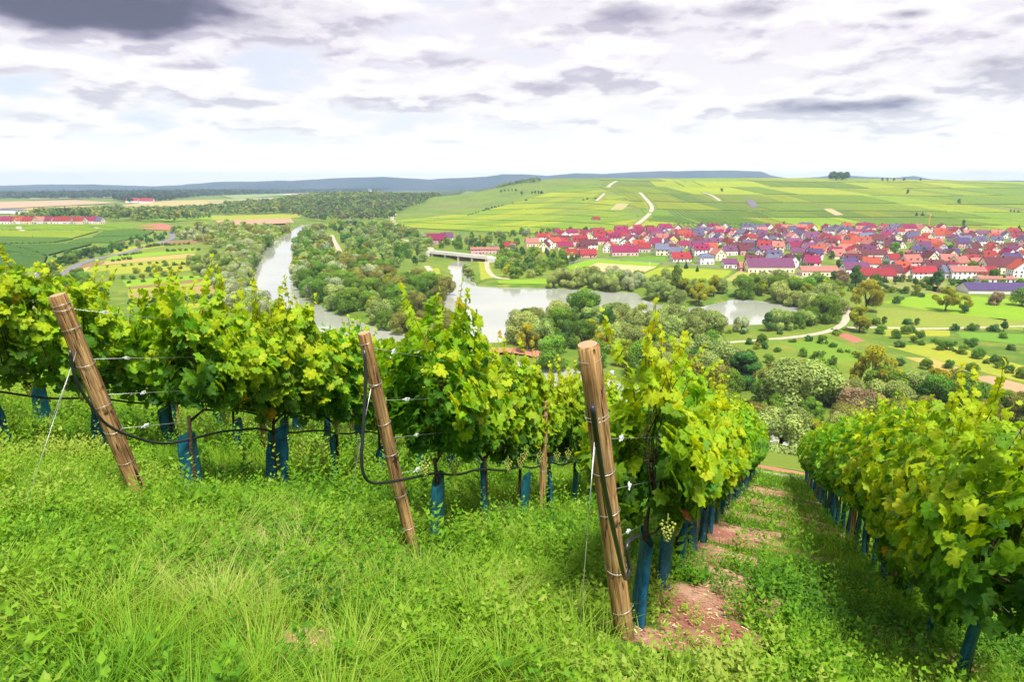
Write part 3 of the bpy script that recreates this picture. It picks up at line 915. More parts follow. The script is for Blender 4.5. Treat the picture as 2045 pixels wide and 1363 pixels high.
# ------------------------------------------------------------------ trees
def lobes_for(kind, r):
    L = []
    if kind == 'round':         # broad willow: many rounded lobes
        for _ in range(22):
            a = r.uniform(0, 6.283); e = r.uniform(-.15, 1.0)
            rad = 3.6 * math.cos(e * 1.15) ** .7 * r.uniform(.7, 1.22)
            L.append((rad * math.cos(a), rad * math.sin(a), 4.6 + 3.9 * math.sin(e * 1.35) * r.uniform(.8, 1.15), r.uniform(.9, 2.5)))
        for _ in range(7): 
            a = r.uniform(0, 6.283); L.append((4.0 * math.cos(a), 4.0 * math.sin(a), r.uniform(1.8, 3.0), r.uniform(1.3, 1.9)))
    elif kind == 'tall':        # upright broadleaf
        for _ in range(20):
            f = r.random(); a = r.uniform(0, 6.283); rad = (2.9 * math.sin(math.pi * (f * .75 + .2)) ** .8) * r.uniform(.6, 1)
            L.append((rad * math.cos(a), rad * math.sin(a), 2.8 + 8.6 * f, r.uniform(1.1, 1.9)))
    elif kind == 'poplar':
        for i in range(18):
            f = i / 17; a = r.uniform(0, 6.283); rad = .8 * math.sin(math.pi * (f * .8 + .15))
            L.append((rad * math.cos(a), rad * math.sin(a), 2 + 13 * f, 1.5 * math.sin(math.pi * (f * .78 + .18)) + .2))
    elif kind == 'open':        # loose crown on spreading limbs
        for _ in range(26):
            f = r.random(); a = r.uniform(0, 6.283); rad = (4.6 * math.sin(math.pi * (f * .7 + .22)) ** .9) * r.uniform(.55, 1.05)
            L.append((rad * math.cos(a), rad * math.sin(a), 3.4 + 8.2 * f, r.uniform(.9, 1.7)))
    elif kind == 'bush':
        stems = [(r.uniform(-1.1, 1.1), r.uniform(-1.1, 1.1), r.uniform(1.3, 2.7)) for _ in range(4)]
        for _ in range(20):
            q = r.choice(stems)
            L.append((q[0] + r.gauss(0, .55), q[1] + r.gauss(0, .55), max(.4, q[2] * r.uniform(.3, 1.0)), r.uniform(.30, .80)))
    elif kind == 'cone':
        for i in range(16):
            f = i / 15; a = i * 2.4; rad = 1.3 * (1 - f)
            L.append((rad * math.cos(a), rad * math.sin(a), 1 + 6.6 * f, 1.15 * (1 - f) + .25))
    return L
def crown_arrays(kind, seed, nface, leaf, base, spread=.30):
    r = random.Random(seed); g = np.random.default_rng(seed)
    L = np.array(lobes_for(kind, r))
    area = L[:, 3] ** 2; pick = g.choice(len(L), nface, p=area / area.sum())
    c = L[pick]
    dr = g.normal(size=(nface, 3)); dr[:, 2] += .35
    dr /= np.linalg.norm(dr, axis=1)[:, None]
    # drop faces buried inside other lobes
    P_ = c[:, :3] + dr * c[:, 3:4] * g.uniform(.78, 1.10, (nface, 1))
    deep = np.zeros(nface, bool)
    for l in L:
        deep |= np.linalg.norm(P_ - l[:3], axis=1) < l[3] * .66
    keep = ~deep | (g.random(nface) < .10)
    P_, dr, pk = P_[keep], dr[keep], pick[keep]; n = len(P_)
    nn = dr + g.normal(size=(n, 3)) * .42; nn /= np.linalg.norm(nn, axis=1)[:, None]
    t = np.cross(nn, g.normal(size=(n, 3))); t /= np.linalg.norm(t, axis=1)[:, None] + 1e-9
    b = np.cross(nn, t)
    s = leaf * g.uniform(.6, 1.35, (n, 1))
    V = np.stack([P_ - t * s, P_ - b * s * .55 + nn * s * .15, P_ + t * s, P_ + b * s * .55 + nn * s * .15], 1)
    lobec = 1 + spread * (g.random(len(L)) - .5) * 2
    colr = np.array(base) * lobec[pk][:, None] * (1 + .35 * (g.random((n, 1)) - .5))
    colr[:, 0] *= 1 + .25 * (g.random(n) - .5)
    return V.reshape(-1, 3), np.arange(n * 4).reshape(-1, 4), np.repeat(colr, 4, 0)
def trunk_mesh(kind, seed, name='trunk'):
    r = random.Random(seed + 99)
    L = lobes_for(kind, random.Random(seed))
    mb = MB()
    top = {'round': 4.2, 'tall': 7.5, 'poplar': 12, 'open': 5.0, 'bush': 1.0, 'cone': 6}[kind]
    r0 = {'round': .42, 'tall': .34, 'poplar': .30, 'open': .40, 'bush': .10, 'cone': .16}[kind]
    mb.tube([(0, 0, -.5), (.05, 0, .6), (.12, .08, top * .5), (.05, .02, top)], [r0 * 1.25, r0, r0 * .72, r0 * .3], 7)
    for l in r.sample(L, min(len(L), 8)):
        z0 = min(top * r.uniform(.35, .85), l[2] - .3)
        mid = (l[0] * .45, l[1] * .45, z0 + (l[2] - z0) * .55)
        mb.tube([(.08, .05, z0), mid, l[:3]], [r0 * .45, r0 * .26, r0 * .08], 5)
    return mb.mesh(name, True)
SPEC = {    # species: kind, base colour, words
    'willow': ('round', (.235, .305, .095), 'grey-green round willow'),
    'willow_silver': ('round', (.27, .32, .20), 'silvery willow'),
    'dark': ('tall', (.056, .135, .030), 'dark green tree'),
    'mid': ('round', (.115, .215, .026), 'mid-green leafy tree'),
    'olive': ('round', (.180, .190, .045), 'olive-brown tree'),
    'lime': ('tall', (.225, .270, .018), 'yellow-green tree'),
    'golden': ('open', (.270, .270, .018), 'golden-green open tree'),
    'poplar': ('poplar', (.120, .165, .026), 'slim poplar'),
    'rust': ('round', (.26, .20, .125), 'brownish pink tree'),
    'conifer': ('cone', (.026, .070, .032), 'dark pointed conifer'),
    'bush': ('bush', (.085, .160, .026), 'green bush'),
    'bush_lime': ('bush', (.190, .240, .020), 'yellow-green bush'),
    'bush_dark': ('bush', (.065, .145, .040), 'dark bush'),
}
PROTO = {}
def protos():
    i = 0
    for sp_, (kind, base, words) in SPEC.items():
        nv = 3 if kind in ('round', 'tall', 'bush') else 2
        for v in range(nv):
            i += 1
            nf, lf = {'round': (11000, .27), 'tall': (8500, .27), 'poplar': (4200, .30), 'open': (9000, .24), 'bush': (1900, .17), 'cone': (2600, .24)}[kind]
            V, F, C = crown_arrays(kind, 100 + i, nf, lf, base)
            me = bulk('crown', V, F, C); me.materials.append(M['tree'])
            tm = trunk_mesh(kind, 100 + i); tm.materials.append(M['bark'])
            PROTO.setdefault(sp_, []).append((me, tm))
protos()
HEIGHT = {'round': 9.6, 'tall': 12.4, 'poplar': 16, 'open': 12.6, 'bush': 3.2, 'cone': 8}
NAMES = {'poplar': 'poplar_tree', 'conifer': 'conifer', 'bush': 'bush', 'bush_lime': 'bush', 'bush_dark': 'bush', 'willow': 'willow_tree', 'willow_silver': 'willow_tree'}
OCC = []
def tree(x, y, sp_, h, where, group, parts=True, squash=1.0):
    """one tree standing on the land; h = full height in metres"""
    kind, base, words = SPEC[sp_]
    me, tm = random.choice(PROTO[sp_])
    z = float(terr(np.array([x]), np.array([y]))[0])
    s = h / HEIGHT[kind]
    nm = NAMES.get(sp_, 'broadleaf_tree')
    isb = kind == 'bush'
    if parts and not (isb and h < 3):
        t = empty(nm, (x, y, z - .1), random.uniform(0, 6.28))
        t.scale = (s * squash * random.uniform(.85, 1.2), s * squash * random.uniform(.85, 1.2), s)
        obj('crown', me, M['tree'], t)
        obj('trunk', tm, M['bark'], t)
    else:
        t = obj(nm, me, M['tree'])
        t.location = (x, y, z - .15); t.rotation_euler = (0, 0, random.uniform(0, 6.28)); t.scale = (s * squash * random.uniform(.8, 1.4), s * squash * random.uniform(.8, 1.4), s)
    register(t, f'{words} {where}', 'bush' if isb else 'tree', group)
    return t
def inpoly(x, y, poly):
    c = np.zeros(x.shape, bool); n = len(poly)
    for i in range(n):
        ax, ay = poly[i]; bx, by = poly[(i + 1) % n]
        if ay == by: continue
        c ^= ((ay > y) != (by > y)) & (x < (bx - ax) * (y - ay) / (by - ay) + ax)
    return c
AVOID = []      # (x, y, r) kept free
def belt(uvpoly, spacing, species, hr, where, group, seed, limit=400, dry=1.0, avoid_px=()):
    """fill a ground polygon (photo pixels) with trees at a minimum spacing"""
    r = random.Random(seed)
    x, y, _ = G([a for a, b in uvpoly], [b for a, b in uvpoly])
    poly = list(zip(x, y))
    x0, x1, y0, y1 = min(x), max(x), min(y), max(y)
    N = int(min(14000, 16 * (x1 - x0) * (y1 - y0) / spacing ** 2)) + 50
    gx = np.array([r.uniform(x0, x1) for _ in range(N)]); gy = np.array([r.uniform(y0, y1) for _ in range(N)])
    ok = inpoly(gx, gy, poly)
    gx, gy = gx[ok], gy[ok]
    ok = sdist(gx, gy) > dry
    gx, gy = gx[ok], gy[ok]
    if avoid_px:
        for line, w in avoid_px:
            lx, ly, _ = G([a for a, b in line], [b for a, b in line])
            pts = np.array(densify(list(zip(lx, ly)), 3))
            dd = np.min((gx[:, None] - pts[:, 0]) ** 2 + (gy[:, None] - pts[:, 1]) ** 2, 1)
            ok = dd > w * w
            gx, gy = gx[ok], gy[ok]
    acc = []
    cnt = 0
    names = [s for s, w in species]; wts = [w for s, w in species]
    for a, b in zip(gx, gy):
        if any((a - p) ** 2 + (b - q) ** 2 < spacing ** 2 for p, q in acc): continue
        acc.append((a, b)); cnt += 1
        # neighbours tend to be alike
        nval = float(vnoise(a / 22 + seed, b / 22))
        rr = (nval * .65 + r.random() * .35)
        k = 0; s = wts[0] / sum(wts)
        while rr > s and k < len(names) - 1:
            k += 1; s += wts[k] / sum(wts)
        tree(a, b, names[k], r.uniform(*hr), where, group)
        if cnt >= limit: break
    return cnt
LOD = {}
def mass(name, label, uvpoly, spacing, species, hr, seed, limit=400, avoid_px=()):
    """a dense wood that reads as one mass: crowns joined into one mesh"""
    r = random.Random(seed)
    x, y, _ = G([a for a, b in uvpoly], [b for a, b in uvpoly])
    poly = list(zip(x, y))
    N = int(min(14000, 16 * (max(x) - min(x)) * (max(y) - min(y)) / spacing ** 2)) + 50
    gx = np.array([r.uniform(min(x), max(x)) for _ in range(N)]); gy = np.array([r.uniform(min(y), max(y)) for _ in range(N)])
    ok = inpoly(gx, gy, poly) & (sdist(gx, gy) > 1)
    for line, w in avoid_px:
        lx, ly, _ = G([a for a, b in line], [b for a, b in line])
        pts = np.array(densify(list(zip(lx, ly)), 3))
        ok &= np.min((gx[:, None] - pts[:, 0]) ** 2 + (gy[:, None] - pts[:, 1]) ** 2, 1) > w * w
    gx, gy = gx[ok], gy[ok]; gz = terr(gx, gy)
    names = [q for q, w in species]; wts = [w for q, w in species]
    acc = []; VV, FF, CC = [], [], []; o = 0
    for a, b, c in zip(gx, gy, gz):
        if any((a - p) ** 2 + (b - q) ** 2 < spacing ** 2 for p, q in acc): continue
        acc.append((a, b))
        sp_ = r.choices(names, wts)[0]; kind, base, _w = SPEC[sp_]
        key = (sp_, r.randrange(2))
        if key not in LOD: LOD[key] = crown_arrays(kind, 900 + len(LOD), 1500 if kind != 'bush' else 420, .62 if kind != 'bush' else .36, base)
        V, F, C = LOD[key]
        s_ = r.uniform(*hr) / HEIGHT[kind]; an = r.uniform(0, 6.28); ca, sa = math.cos(an), math.sin(an)
        V2 = np.column_stack([V[:, 0] * ca - V[:, 1] * sa, V[:, 0] * sa + V[:, 1] * ca, V[:, 2]]) * s_ + np.array([a, b, c - .1])
        VV.append(V2); FF.append(F + o); CC.append(C * r.uniform(.82, 1.18)); o += len(V2)
        if len(acc) >= limit: break
    ob = obj(name, bulk(name, np.concatenate(VV), np.concatenate(FF), np.concatenate(CC)), M['tree'])
    tag(ob, label, 'wood', kind='stuff')
def line_of(uv, spacing, species, hr, where, group, seed, jit=.8, **kw):
    r = random.Random(seed)
    x, y, _ = G([a for a, b in uv], [b for a, b in uv])
    for a, b in densify(list(zip(x, y)), spacing):
        if r.random() < .08: continue
        a += r.uniform(-jit, jit); b += r.uniform(-jit, jit)
        if float(sdist(np.array([a]), np.array([b]))[0]) < 1: continue
        tree(a, b, r.choice(species), r.uniform(*hr), where, group, **kw)
def at(u, v, sp_, h, where, group='single trees', squash=1.0):
    x, y, _ = g1(u, v)
    return tree(x, y, sp_, h, where, group, squash=squash)

def build_trees():
    BELT = [('willow', 4), ('willow_silver', 1.2), ('mid', 2), ('olive', 1.2), ('dark', 1), ('lime', .8)]
    belt([(470, 505), (552, 483), (520, 503), (498, 540), (490, 568), (494, 592), (522, 614), (560, 634), (572, 652), (520, 655), (470, 632), (450, 600), (455, 560), (445, 530)], 9.5, BELT, (7.5, 12), 'in the tree belt on the left river bank', 'tree belt on the left river bank', 1)
    belt([(380, 532), (430, 520), (450, 560), (440, 580), (390, 552)], 12, BELT, (6, 9.5), 'in the thicket left of the river belt', 'thicket left of the river belt', 2)
    mass('strip_wood', 'leafy wood beyond the orchard strips left of the river', [(330, 462), (470, 452), (545, 455), (600, 452), (560, 476), (470, 500), (400, 492), (360, 478)], 16, BELT, (7, 12), 3, limit=75)
    path1 = [(663, 466), (667, 482), (678, 500), (682, 524)]
    path2 = [(770, 566), (800, 572), (838, 568), (858, 556), (861, 542), (852, 532)]
    isl = [('willow', 4.2), ('willow_silver', 1), ('mid', 2.4), ('olive', 1.6), ('lime', 1.6), ('dark', 1.2), ('golden', .5)]
    belt([(590, 530), (700, 520), (760, 548), (780, 572), (870, 575), (893, 575), (880, 598), (848, 600), (800, 640), (770, 655), (705, 634), (655, 618), (618, 592), (593, 560)], 10.2, isl, (8.5, 12.5), 'in the island wood beside the river', 'island wood beside the river', 4, avoid_px=((path2, 6), (path1, 6)))
    belt([(780, 640), (860, 612), (905, 625), (925, 655), (925, 680), (880, 684), (800, 665)], 11, [('willow', 2), ('olive', 2), ('lime', 2), ('golden', 1)], (7, 11), 'at the tip of the wooded island', 'trees at the island tip', 5)
    mass('upper_island_wood', 'dense mixed wood on the upper part of the river island', [(600, 470), (665, 452), (790, 455), (850, 480), (865, 500), (840, 530), (770, 545), (690, 520), (592, 528), (594, 490)], 14.5, isl + [('poplar', .4)], (7.5, 12.5), 6, limit=170, avoid_px=((path1, 9), (path2, 7)))
    mass('depot_scrub', 'green scrub between the depot and the village', [(880, 484), (1000, 470), (1120, 462), (1010, 480), (1060, 498), (985, 505), (930, 500), (870, 495)], 10, [('mid', 2), ('dark', 2), ('lime', 1), ('willow_silver', .5)], (5, 9), 7, limit=60)
    mass('weir_thicket', 'dark thicket right of the weir', [(985, 520), (1040, 505), (1110, 512), (1170, 520), (1090, 545), (1080, 556), (1010, 556)], 8.5, [('dark', 2.4), ('mid', 2.4), ('willow', .8), ('lime', .6)], (5.5, 9), 8, limit=70)
    line_of([(950, 568), (1010, 570), (1060, 572), (1110, 573)], 5.5, ['bush', 'bush_lime', 'mid', 'willow'], (3.5, 5.5), 'on the far shore of the side water', 'shore bushes of the side water', 9)
    line_of([(930, 535), (940, 552), (950, 566)], 6, ['willow', 'bush', 'mid'], (3.5, 6), 'on the right canal bank', 'canal bank bushes', 10)
    line_of([(905, 535), (908, 550), (903, 570), (896, 588), (882, 600)], 6, ['willow', 'bush_lime', 'mid', 'olive'], (4, 7), 'on the left canal bank', 'canal bank bushes', 11)
    belt([(1098, 572), (1125, 560), (1280, 570), (1275, 583), (1182, 579)], 8.5, [('willow', 4), ('willow_silver', 1), ('mid', 1), ('dark', 1)], (8, 12), 'in the belt on the far lakeside', 'far lakeside tree belt', 12)
    belt([(1285, 600), (1300, 585), (1440, 585), (1460, 598), (1400, 612), (1340, 614)], 9.5, [('golden', 3), ('lime', 2), ('willow', 2), ('willow_silver', 1), ('mid', 1)], (9, 14), 'in the clump jutting into the side water', 'clump jutting into the side water', 13)
    at(1350, 598, 'poplar', 24, 'rising above the lakeside clump')
    belt([(1468, 592), (1540, 580), (1660, 588), (1685, 615), (1665, 650), (1625, 645), (1622, 622), (1580, 608), (1518, 598)], 9.5, [('willow', 4), ('mid', 2), ('lime', 1.2), ('dark', 1)], (8.5, 13.5), 'on the right lakeside', 'right lakeside trees', 14)
    belt([(1035, 692), (1045, 668), (1095, 654), (1150, 647), (1250, 653), (1390, 658), (1410, 676), (1330, 700), (1200, 715), (1100, 715), (1020, 700)], 9.2, [('lime', 2), ('willow', 3), ('golden', 1), ('dark', 1.6), ('mid', 1.5), ('willow_silver', .8)], (9, 13.5), 'in the near belt beside the water', 'near belt beside the water', 15)
    at(1165, 648, 'mid', 15, 'standing tall at the water in the near belt')
    line_of([(1400, 662), (1440, 662), (1480, 664), (1530, 662), (1590, 656), (1620, 648)], 6.5, ['mid', 'dark', 'willow', 'lime', 'willow_silver'], (6, 9.5), 'between track and side water', 'trees between track and side water', 16)
    belt([(1030, 725), (1200, 725), (1330, 705), (1420, 712), (1420, 780), (1330, 790), (1150, 745)], 10, [('lime', 2), ('mid', 2), ('willow', 3), ('dark', 1)], (8, 12), 'in the wood below the right post', 'wood below the right post', 17)
    # single large trees at right, placed one by one
    N = 'single trees of the right bank'
    at(1728, 622, 'golden', 17, 'standing large beside the track bend', N, 1.25)
    at(1716, 664, 'lime', 13, 'below the large tree at the track', N, 1.25)
    at(1888, 622, 'golden', 12.5, 'standing alone in the right meadow', N, 1.2)
    at(1925, 624, 'golden', 9, 'joined to the lone meadow tree', N, 1.1)
    at(1926, 627, 'dark', 5, 'at the foot of the meadow pair', N)
    at(1990, 610, 'rust', 7.5, 'at the meadow edge below the long shed', N, 1.1)
    at(2040, 612, 'mid', 9, 'at the right picture edge of the meadow', N)
    at(1791, 607, 'bush', 5.0, 'alone on the bright meadow', N)
    at(1740, 795, 'golden', 17, 'with spreading bare limbs below the orchards', N, 1.1)
    at(1590, 815, 'willow', 15.5, 'huge and round right of the vine row', N, 1.15)
    at(1640, 800, 'willow', 11, 'leaning against the huge willow', N)
    at(1482, 775, 'dark', 12, 'dense and dark above the vine row', N, 1.35)
    at(1395, 770, 'olive', 11, 'above the vine row beside the dark tree', N, 1.15)
    at(1440, 790, 'olive', 9.5, 'between vine row and huge willow', N)
    at(1558, 905, 'willow', 9.5, 'closest to the end of the vine row gap', N, 1.15)
    at(1515, 850, 'olive', 10, 'behind the top of the right vine row', N)
    at(1625, 868, 'lime', 9.5, 'bright between two willows', N, 1.3)
    at(1715, 835, 'rust', 9, 'pinkish above the far right vine row', N, 1.2)
    at(1690, 815, 'rust', 8, 'behind the pinkish tree', N)
    at(1870, 805, 'golden', 11, 'above the far right vine row', N, 1.3)
    at(1910, 800, 'mid', 9, 'right of the golden trees above the vines', N, 1.2)
    at(1830, 800, 'willow', 9, 'left of the golden trees above the vines', N)
    at(1995, 830, 'bush', 5.5, 'low beside the ploughed strip', N)
    at(2040, 850, 'olive', 9, 'cut by the right picture edge', N)
    at(1780, 840, 'mid', 8, 'behind the far right vine row', N)
    at(1680, 870, 'willow', 10, 'low behind the far right vine row', N)
    at(1460, 830, 'mid', 10, 'behind the right vine row', N)
    at(1340, 770, 'willow', 10, 'behind the right post vines', N)
    at(1663, 590, 'mid', 8, 'at the upper track bend', N)
    belt([(1430, 800), (1560, 765), (1700, 795), (1900, 795), (2030, 840), (1900, 880), (1640, 885), (1470, 865)], 9.5, [('willow', 3), ('olive', 1.5), ('mid', 2), ('dark', 1), ('rust', .5), ('lime', .8)], (6.5, 10.5), 'in the wooded bank above the aisle', 'wooded bank above the aisle', 18, limit=60)
    belt([(1310, 715), (1420, 705), (1500, 735), (1480, 770), (1380, 770)], 10, [('willow', 2), ('olive', 2), ('mid', 1), ('dark', 1)], (6, 9), 'in the grove left of the orchards', 'grove left of the orchards', 19, limit=30)
    # village edge
    V_ = 'trees among village gardens'
    for u, v, s, h, wh in ((1665, 566, 'dark', 9, 'beside the long salmon building'), (1680, 567, 'rust', 9, 'beside the dark garden tree'), (1708, 572, 'dark', 14, 'big among the village gardens'), (1870, 578, 'dark', 12, 'amid the gardens below the brown roof'), (1850, 575, 'mid', 7, 'in the allotment gardens'),
                           (1378, 518, 'conifer', 10, 'beside the red roofed front house'), (1354, 522, 'bush', 4, 'before the red roofed front house'), (1463, 500, 'dark', 9, 'in the middle of the village'), (1985, 562, 'mid', 8, 'before the long brown roof'), (1440, 505, 'mid', 7, 'behind the white villa')):
        at(u, v, s, h, wh, V_)
    r = random.Random(31)
    for k in range(60):
        u = r.uniform(1080, 2045); v = r.uniform(458, 545)
        if u < 1300 and v > 512: continue
        at(u, v, r.choice(['dark', 'mid', 'dark', 'bush_dark', 'conifer']), r.uniform(5, 9), 'between the village houses', V_)
    for k in range(50):
        u = r.uniform(1690, 2045); v = r.uniform(560, 592) - (2045 - u) * .01
        at(u, v, r.choice(['bush', 'bush_dark', 'dark', 'mid', 'bush_lime']), r.uniform(2.5, 6), 'in the allotment gardens below the village', 'allotment garden bushes')
    line_of([(1770, 578), (1800, 585), (1840, 594)], 4, ['bush', 'bush_dark'], (3, 4), 'in the hedge running down from the gardens', 'garden hedge', 33)
    # hedges and orchards on the right
    line_of([(1745, 648), (1800, 648), (1862, 652)], 4.5, ['bush_dark', 'bush', 'dark'], (3, 4.5), 'in the hedge below the bright meadow', 'hedge below the bright meadow', 41, jit=1.5)
    line_of([(1910, 660), (1960, 660), (2050, 665)], 4, ['bush_dark', 'dark', 'bush'], (3.5, 5.5), 'in the hedge at the right edge', 'hedge at the right edge', 42, jit=1.5)
    for i, ln in enumerate([[(1500, 690), (1660, 728)], [(1612, 680), (1740, 720)], [(1770, 668), (1940, 715)], [(1800, 668), (1900, 690)], [(1900, 700), (2045, 742)], [(1985, 735), (2050, 757)], [(1430, 700), (1560, 735)], [(1830, 720), (1930, 750)]]):
        line_of(ln, 6.5, ['bush', 'bush_dark', 'bush', 'mid'], (1.6, 4.2), f'in the {ordinal(i + 1)} orchard row of the right bank', 'orchard rows of the right bank', 50 + i, jit=2.2)
    for k in range(26):
        u = r.uniform(1420, 2045); v = r.uniform(664, 740)
        at(u, v, r.choice(['bush', 'bush_lime', 'mid', 'bush_dark']), r.uniform(2, 4.2), 'scattered in the right orchards', 'scattered orchard trees')
    # orchard trees between the strips on the left
    for i, (ln, sz, spc) in enumerate([([(240, 512), (282, 507)], 2.6, 4), ([(335, 503), (395, 500)], 3.4, 5), ([(210, 524), (260, 519)], 3.2, 5), ([(215, 535), (330, 526)], 2.8, 6), ([(330, 532), (400, 527)], 3.6, 6), ([(275, 546), (360, 538)], 4.5, 7), ([(265, 558), (350, 550)], 4.0, 7), ([(260, 566), (430, 552)], 2.4, 8),
                                       ([(265, 608), (436, 596)], 3.6, 4.5), ([(290, 612), (436, 604)], 3.0, 6), ([(300, 492), (385, 488)], 3.2, 5), ([(280, 497), (330, 490)], 3.5, 6), ([(225, 560), (300, 552)], 3.5, 6), ([(330, 640), (440, 632)], 5, 6)]):
        line_of(ln, spc, ['bush', 'bush_dark', 'bush', 'bush_lime'] if sz > 2.5 else ['bush'], (sz * .8, sz * 1.2), f'in the {ordinal(i + 1)} orchard line of the left strips', 'orchard lines of the left strips', 70 + i, jit=.7)
    line_of([(88, 556), (105, 542), (130, 530), (150, 522), (175, 512), (190, 505)], 8, ['dark', 'mid', 'dark'], (6, 8.5), 'in the avenue along the country road', 'avenue along the country road', 90, jit=.8)
    mass('road_scrub', 'scrub on the slope above the country road', [(115, 512), (200, 500), (270, 480), (330, 470), (325, 480), (250, 500), (180, 518)], 11, [('bush_dark', 2), ('dark', 2), ('rust', .6), ('mid', 1)], (4, 7), 91, limit=60)
    belt([(105, 575), (160, 555), (175, 580), (230, 600), (210, 625), (130, 610)], 9, [('dark', 2), ('mid', 2), ('willow', 1)], (5.5, 8.5), 'in the grove behind the left post', 'grove behind the left post', 92, limit=35)
    line_of([(-10, 486), (50, 500), (90, 512), (130, 516)], 9, ['bush_dark'], (2.5, 3.5), 'along the dark vineyard edge', 'vineyard edge bushes', 93)
    # single trees on the vineyard hill
    H_ = 'lone trees on the vineyard hill'
    for u, v, s, h, wh in ((1441, 384, 'dark', 10, 'alone on the upper vineyard hill'), (1812, 388, 'dark', 11, 'on the right of the vineyard hill'), (1915, 408, 'dark', 11, 'lone and round on the right hill'), (1830, 433, 'conifer', 9, 'left of a pair above the village'), (1842, 433, 'conifer', 9, 'right of a pair above the village'), (1924, 451, 'dark', 9, 'above the village at right'),
                           (2018, 424, 'conifer', 7, 'leftmost of three at the right edge'), (2025, 425, 'conifer', 7, 'middle of three at the right edge'), (2033, 426, 'conifer', 7, 'rightmost of three at the right edge'), (1565, 452, 'conifer', 9, 'at the back edge of the village')):
        at(u, v, s, h, wh, H_)
    for u in (1658, 1664, 1671, 1678, 1684, 1690): at(u, 361.5, 'dark', r.uniform(24, 30), 'in the grove on the hill crest', 'grove on the hill crest')
    for u in range(1494, 1540, 5): at(u, 355.2, 'dark', r.uniform(10, 14), 'in the copse on the skyline', 'copse on the skyline')
    for u in (1762, 1772, 1785, 1805, 1838): at(u, 362.5, 'dark', r.uniform(8, 12), 'in the thin row on the right skyline', 'row on the right skyline')
    line_of([(1042, 390), (1056, 388), (1082, 387)], 9, ['dark', 'bush_dark'], (7, 10), 'in the copse on the left hill shoulder', 'copse on the left hill shoulder', 95)
    line_of([(934, 432), (955, 426), (975, 420), (1010, 410), (1050, 402)], 16, ['bush_dark', 'dark'], (4, 7), 'along the diagonal hedge on the hill', 'diagonal hedge on the hill', 96)
    line_of([(1165, 401), (1190, 398)], 12, ['bush_dark'], (5, 6), 'in the short hedge on the hill', 'short hedge on the hill', 97)
    line_of([(1000, 384), (1030, 382)], 14, ['bush_dark', 'dark'], (6, 8), 'in the upper hedge of the left hill', 'upper hedge of the left hill', 98)
build_trees()

# far woods: masses of crowns nobody could count
def wood(name, label, polys, spacing, hr, colors, seed, nf=26, leaf=2.2):
    g = np.random.default_rng(seed)
    VV, FF, CC = [], [], []; o = 0
    for uv in polys:
        x, y, _ = G([a for a, b in uv], [b for a, b in uv])
        poly = list(zip(x, y))
        n = int((max(x) - min(x)) * (max(y) - min(y)) / spacing ** 2)
        n = min(n, 9000)
        px = g.uniform(min(x), max(x), n); py = g.uniform(min(y), max(y), n)
        ok = inpoly(px, py, poly); px, py = px[ok], py[ok]
        ok = sdist(px, py) > 3; px, py = px[ok], py[ok]
        pz = terr(px, py); n = len(px)
        if n == 0: continue
        h = g.uniform(hr[0], hr[1], n)
        dr = g.normal(size=(n, nf, 3)); dr[..., 2] = np.abs(dr[..., 2]) * 1.0 - .25
        dr /= np.linalg.norm(dr, axis=2)[..., None]
        rad = h * .50
        C_ = np.stack([px, py, pz + h * .55], -1)[:, None, :] + dr * np.stack([rad, rad, h * .48], -1)[:, None, :] * g.uniform(.75, 1.05, (n, nf, 1))
        nn = dr + g.normal(size=dr.shape) * .4; nn /= np.linalg.norm(nn, axis=2)[..., None]
        t = np.cross(nn, g.normal(size=dr.shape)); t /= np.linalg.norm(t, axis=2)[..., None]
        b = np.cross(nn, t)
        s = (leaf * h / 12)[:, None, None] * g.uniform(.7, 1.3, (n, nf, 1))
        V = np.stack([C_ - t * s, C_ - b * s * .8, C_ + t * s, C_ + b * s * .8], 2).reshape(-1, 3)
        c = np.array(colors)[g.integers(0, len(colors), n)] * g.uniform(.8, 1.2, (n, 1))
        c = np.repeat(c[:, None, :], nf, 1) * g.uniform(.8, 1.2, (n, nf, 1))
        VV.append(V); FF.append(np.arange(len(V)).reshape(-1, 4) + o); CC.append(np.repeat(c.reshape(-1, 3), 4, 0)); o += len(V)
    ob = obj(name, bulk(name, np.concatenate(VV), np.concatenate(FF), np.concatenate(CC)), M['tree'])
    tag(ob, label, 'wood', kind='stuff')
def build_woods():
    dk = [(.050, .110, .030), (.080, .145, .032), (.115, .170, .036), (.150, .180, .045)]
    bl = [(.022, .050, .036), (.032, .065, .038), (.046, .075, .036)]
    wood('hillside_wood', 'mixed wood covering the slope left of the vineyard hill', [[(640, 445), (560, 425), (600, 412), (760, 392), (900, 386), (950, 378), (850, 405), (800, 425), (780, 440), (700, 446)]], 13, (9, 15), dk + [(.10, .11, .06), (.10, .115, .04)], 1)
    wood('plain_wood', 'dark woods beyond the left houses', [[(20, 438), (180, 432), (300, 434), (420, 438), (330, 446), (220, 443), (200, 440)], [(230, 428), (330, 422), (460, 420), (620, 415), (640, 425), (460, 430), (300, 436)], [(60, 430), (240, 420), (250, 426), (70, 436)], [(440, 412), (560, 404), (720, 392), (900, 384), (760, 396), (600, 412), (500, 418)]], 15, (9, 16), dk, 2)
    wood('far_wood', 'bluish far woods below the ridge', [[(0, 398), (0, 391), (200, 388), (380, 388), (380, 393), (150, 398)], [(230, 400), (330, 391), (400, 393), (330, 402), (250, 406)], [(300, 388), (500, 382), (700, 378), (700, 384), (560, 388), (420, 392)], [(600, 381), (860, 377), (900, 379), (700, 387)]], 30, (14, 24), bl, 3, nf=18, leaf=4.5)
    wood('crest_wood', 'thin line of trees on the left end of the hill crest', [[(880, 378), (1000, 372), (1090, 368), (1000, 375), (930, 381)]], 14, (8, 13), dk, 4)
build_woods()

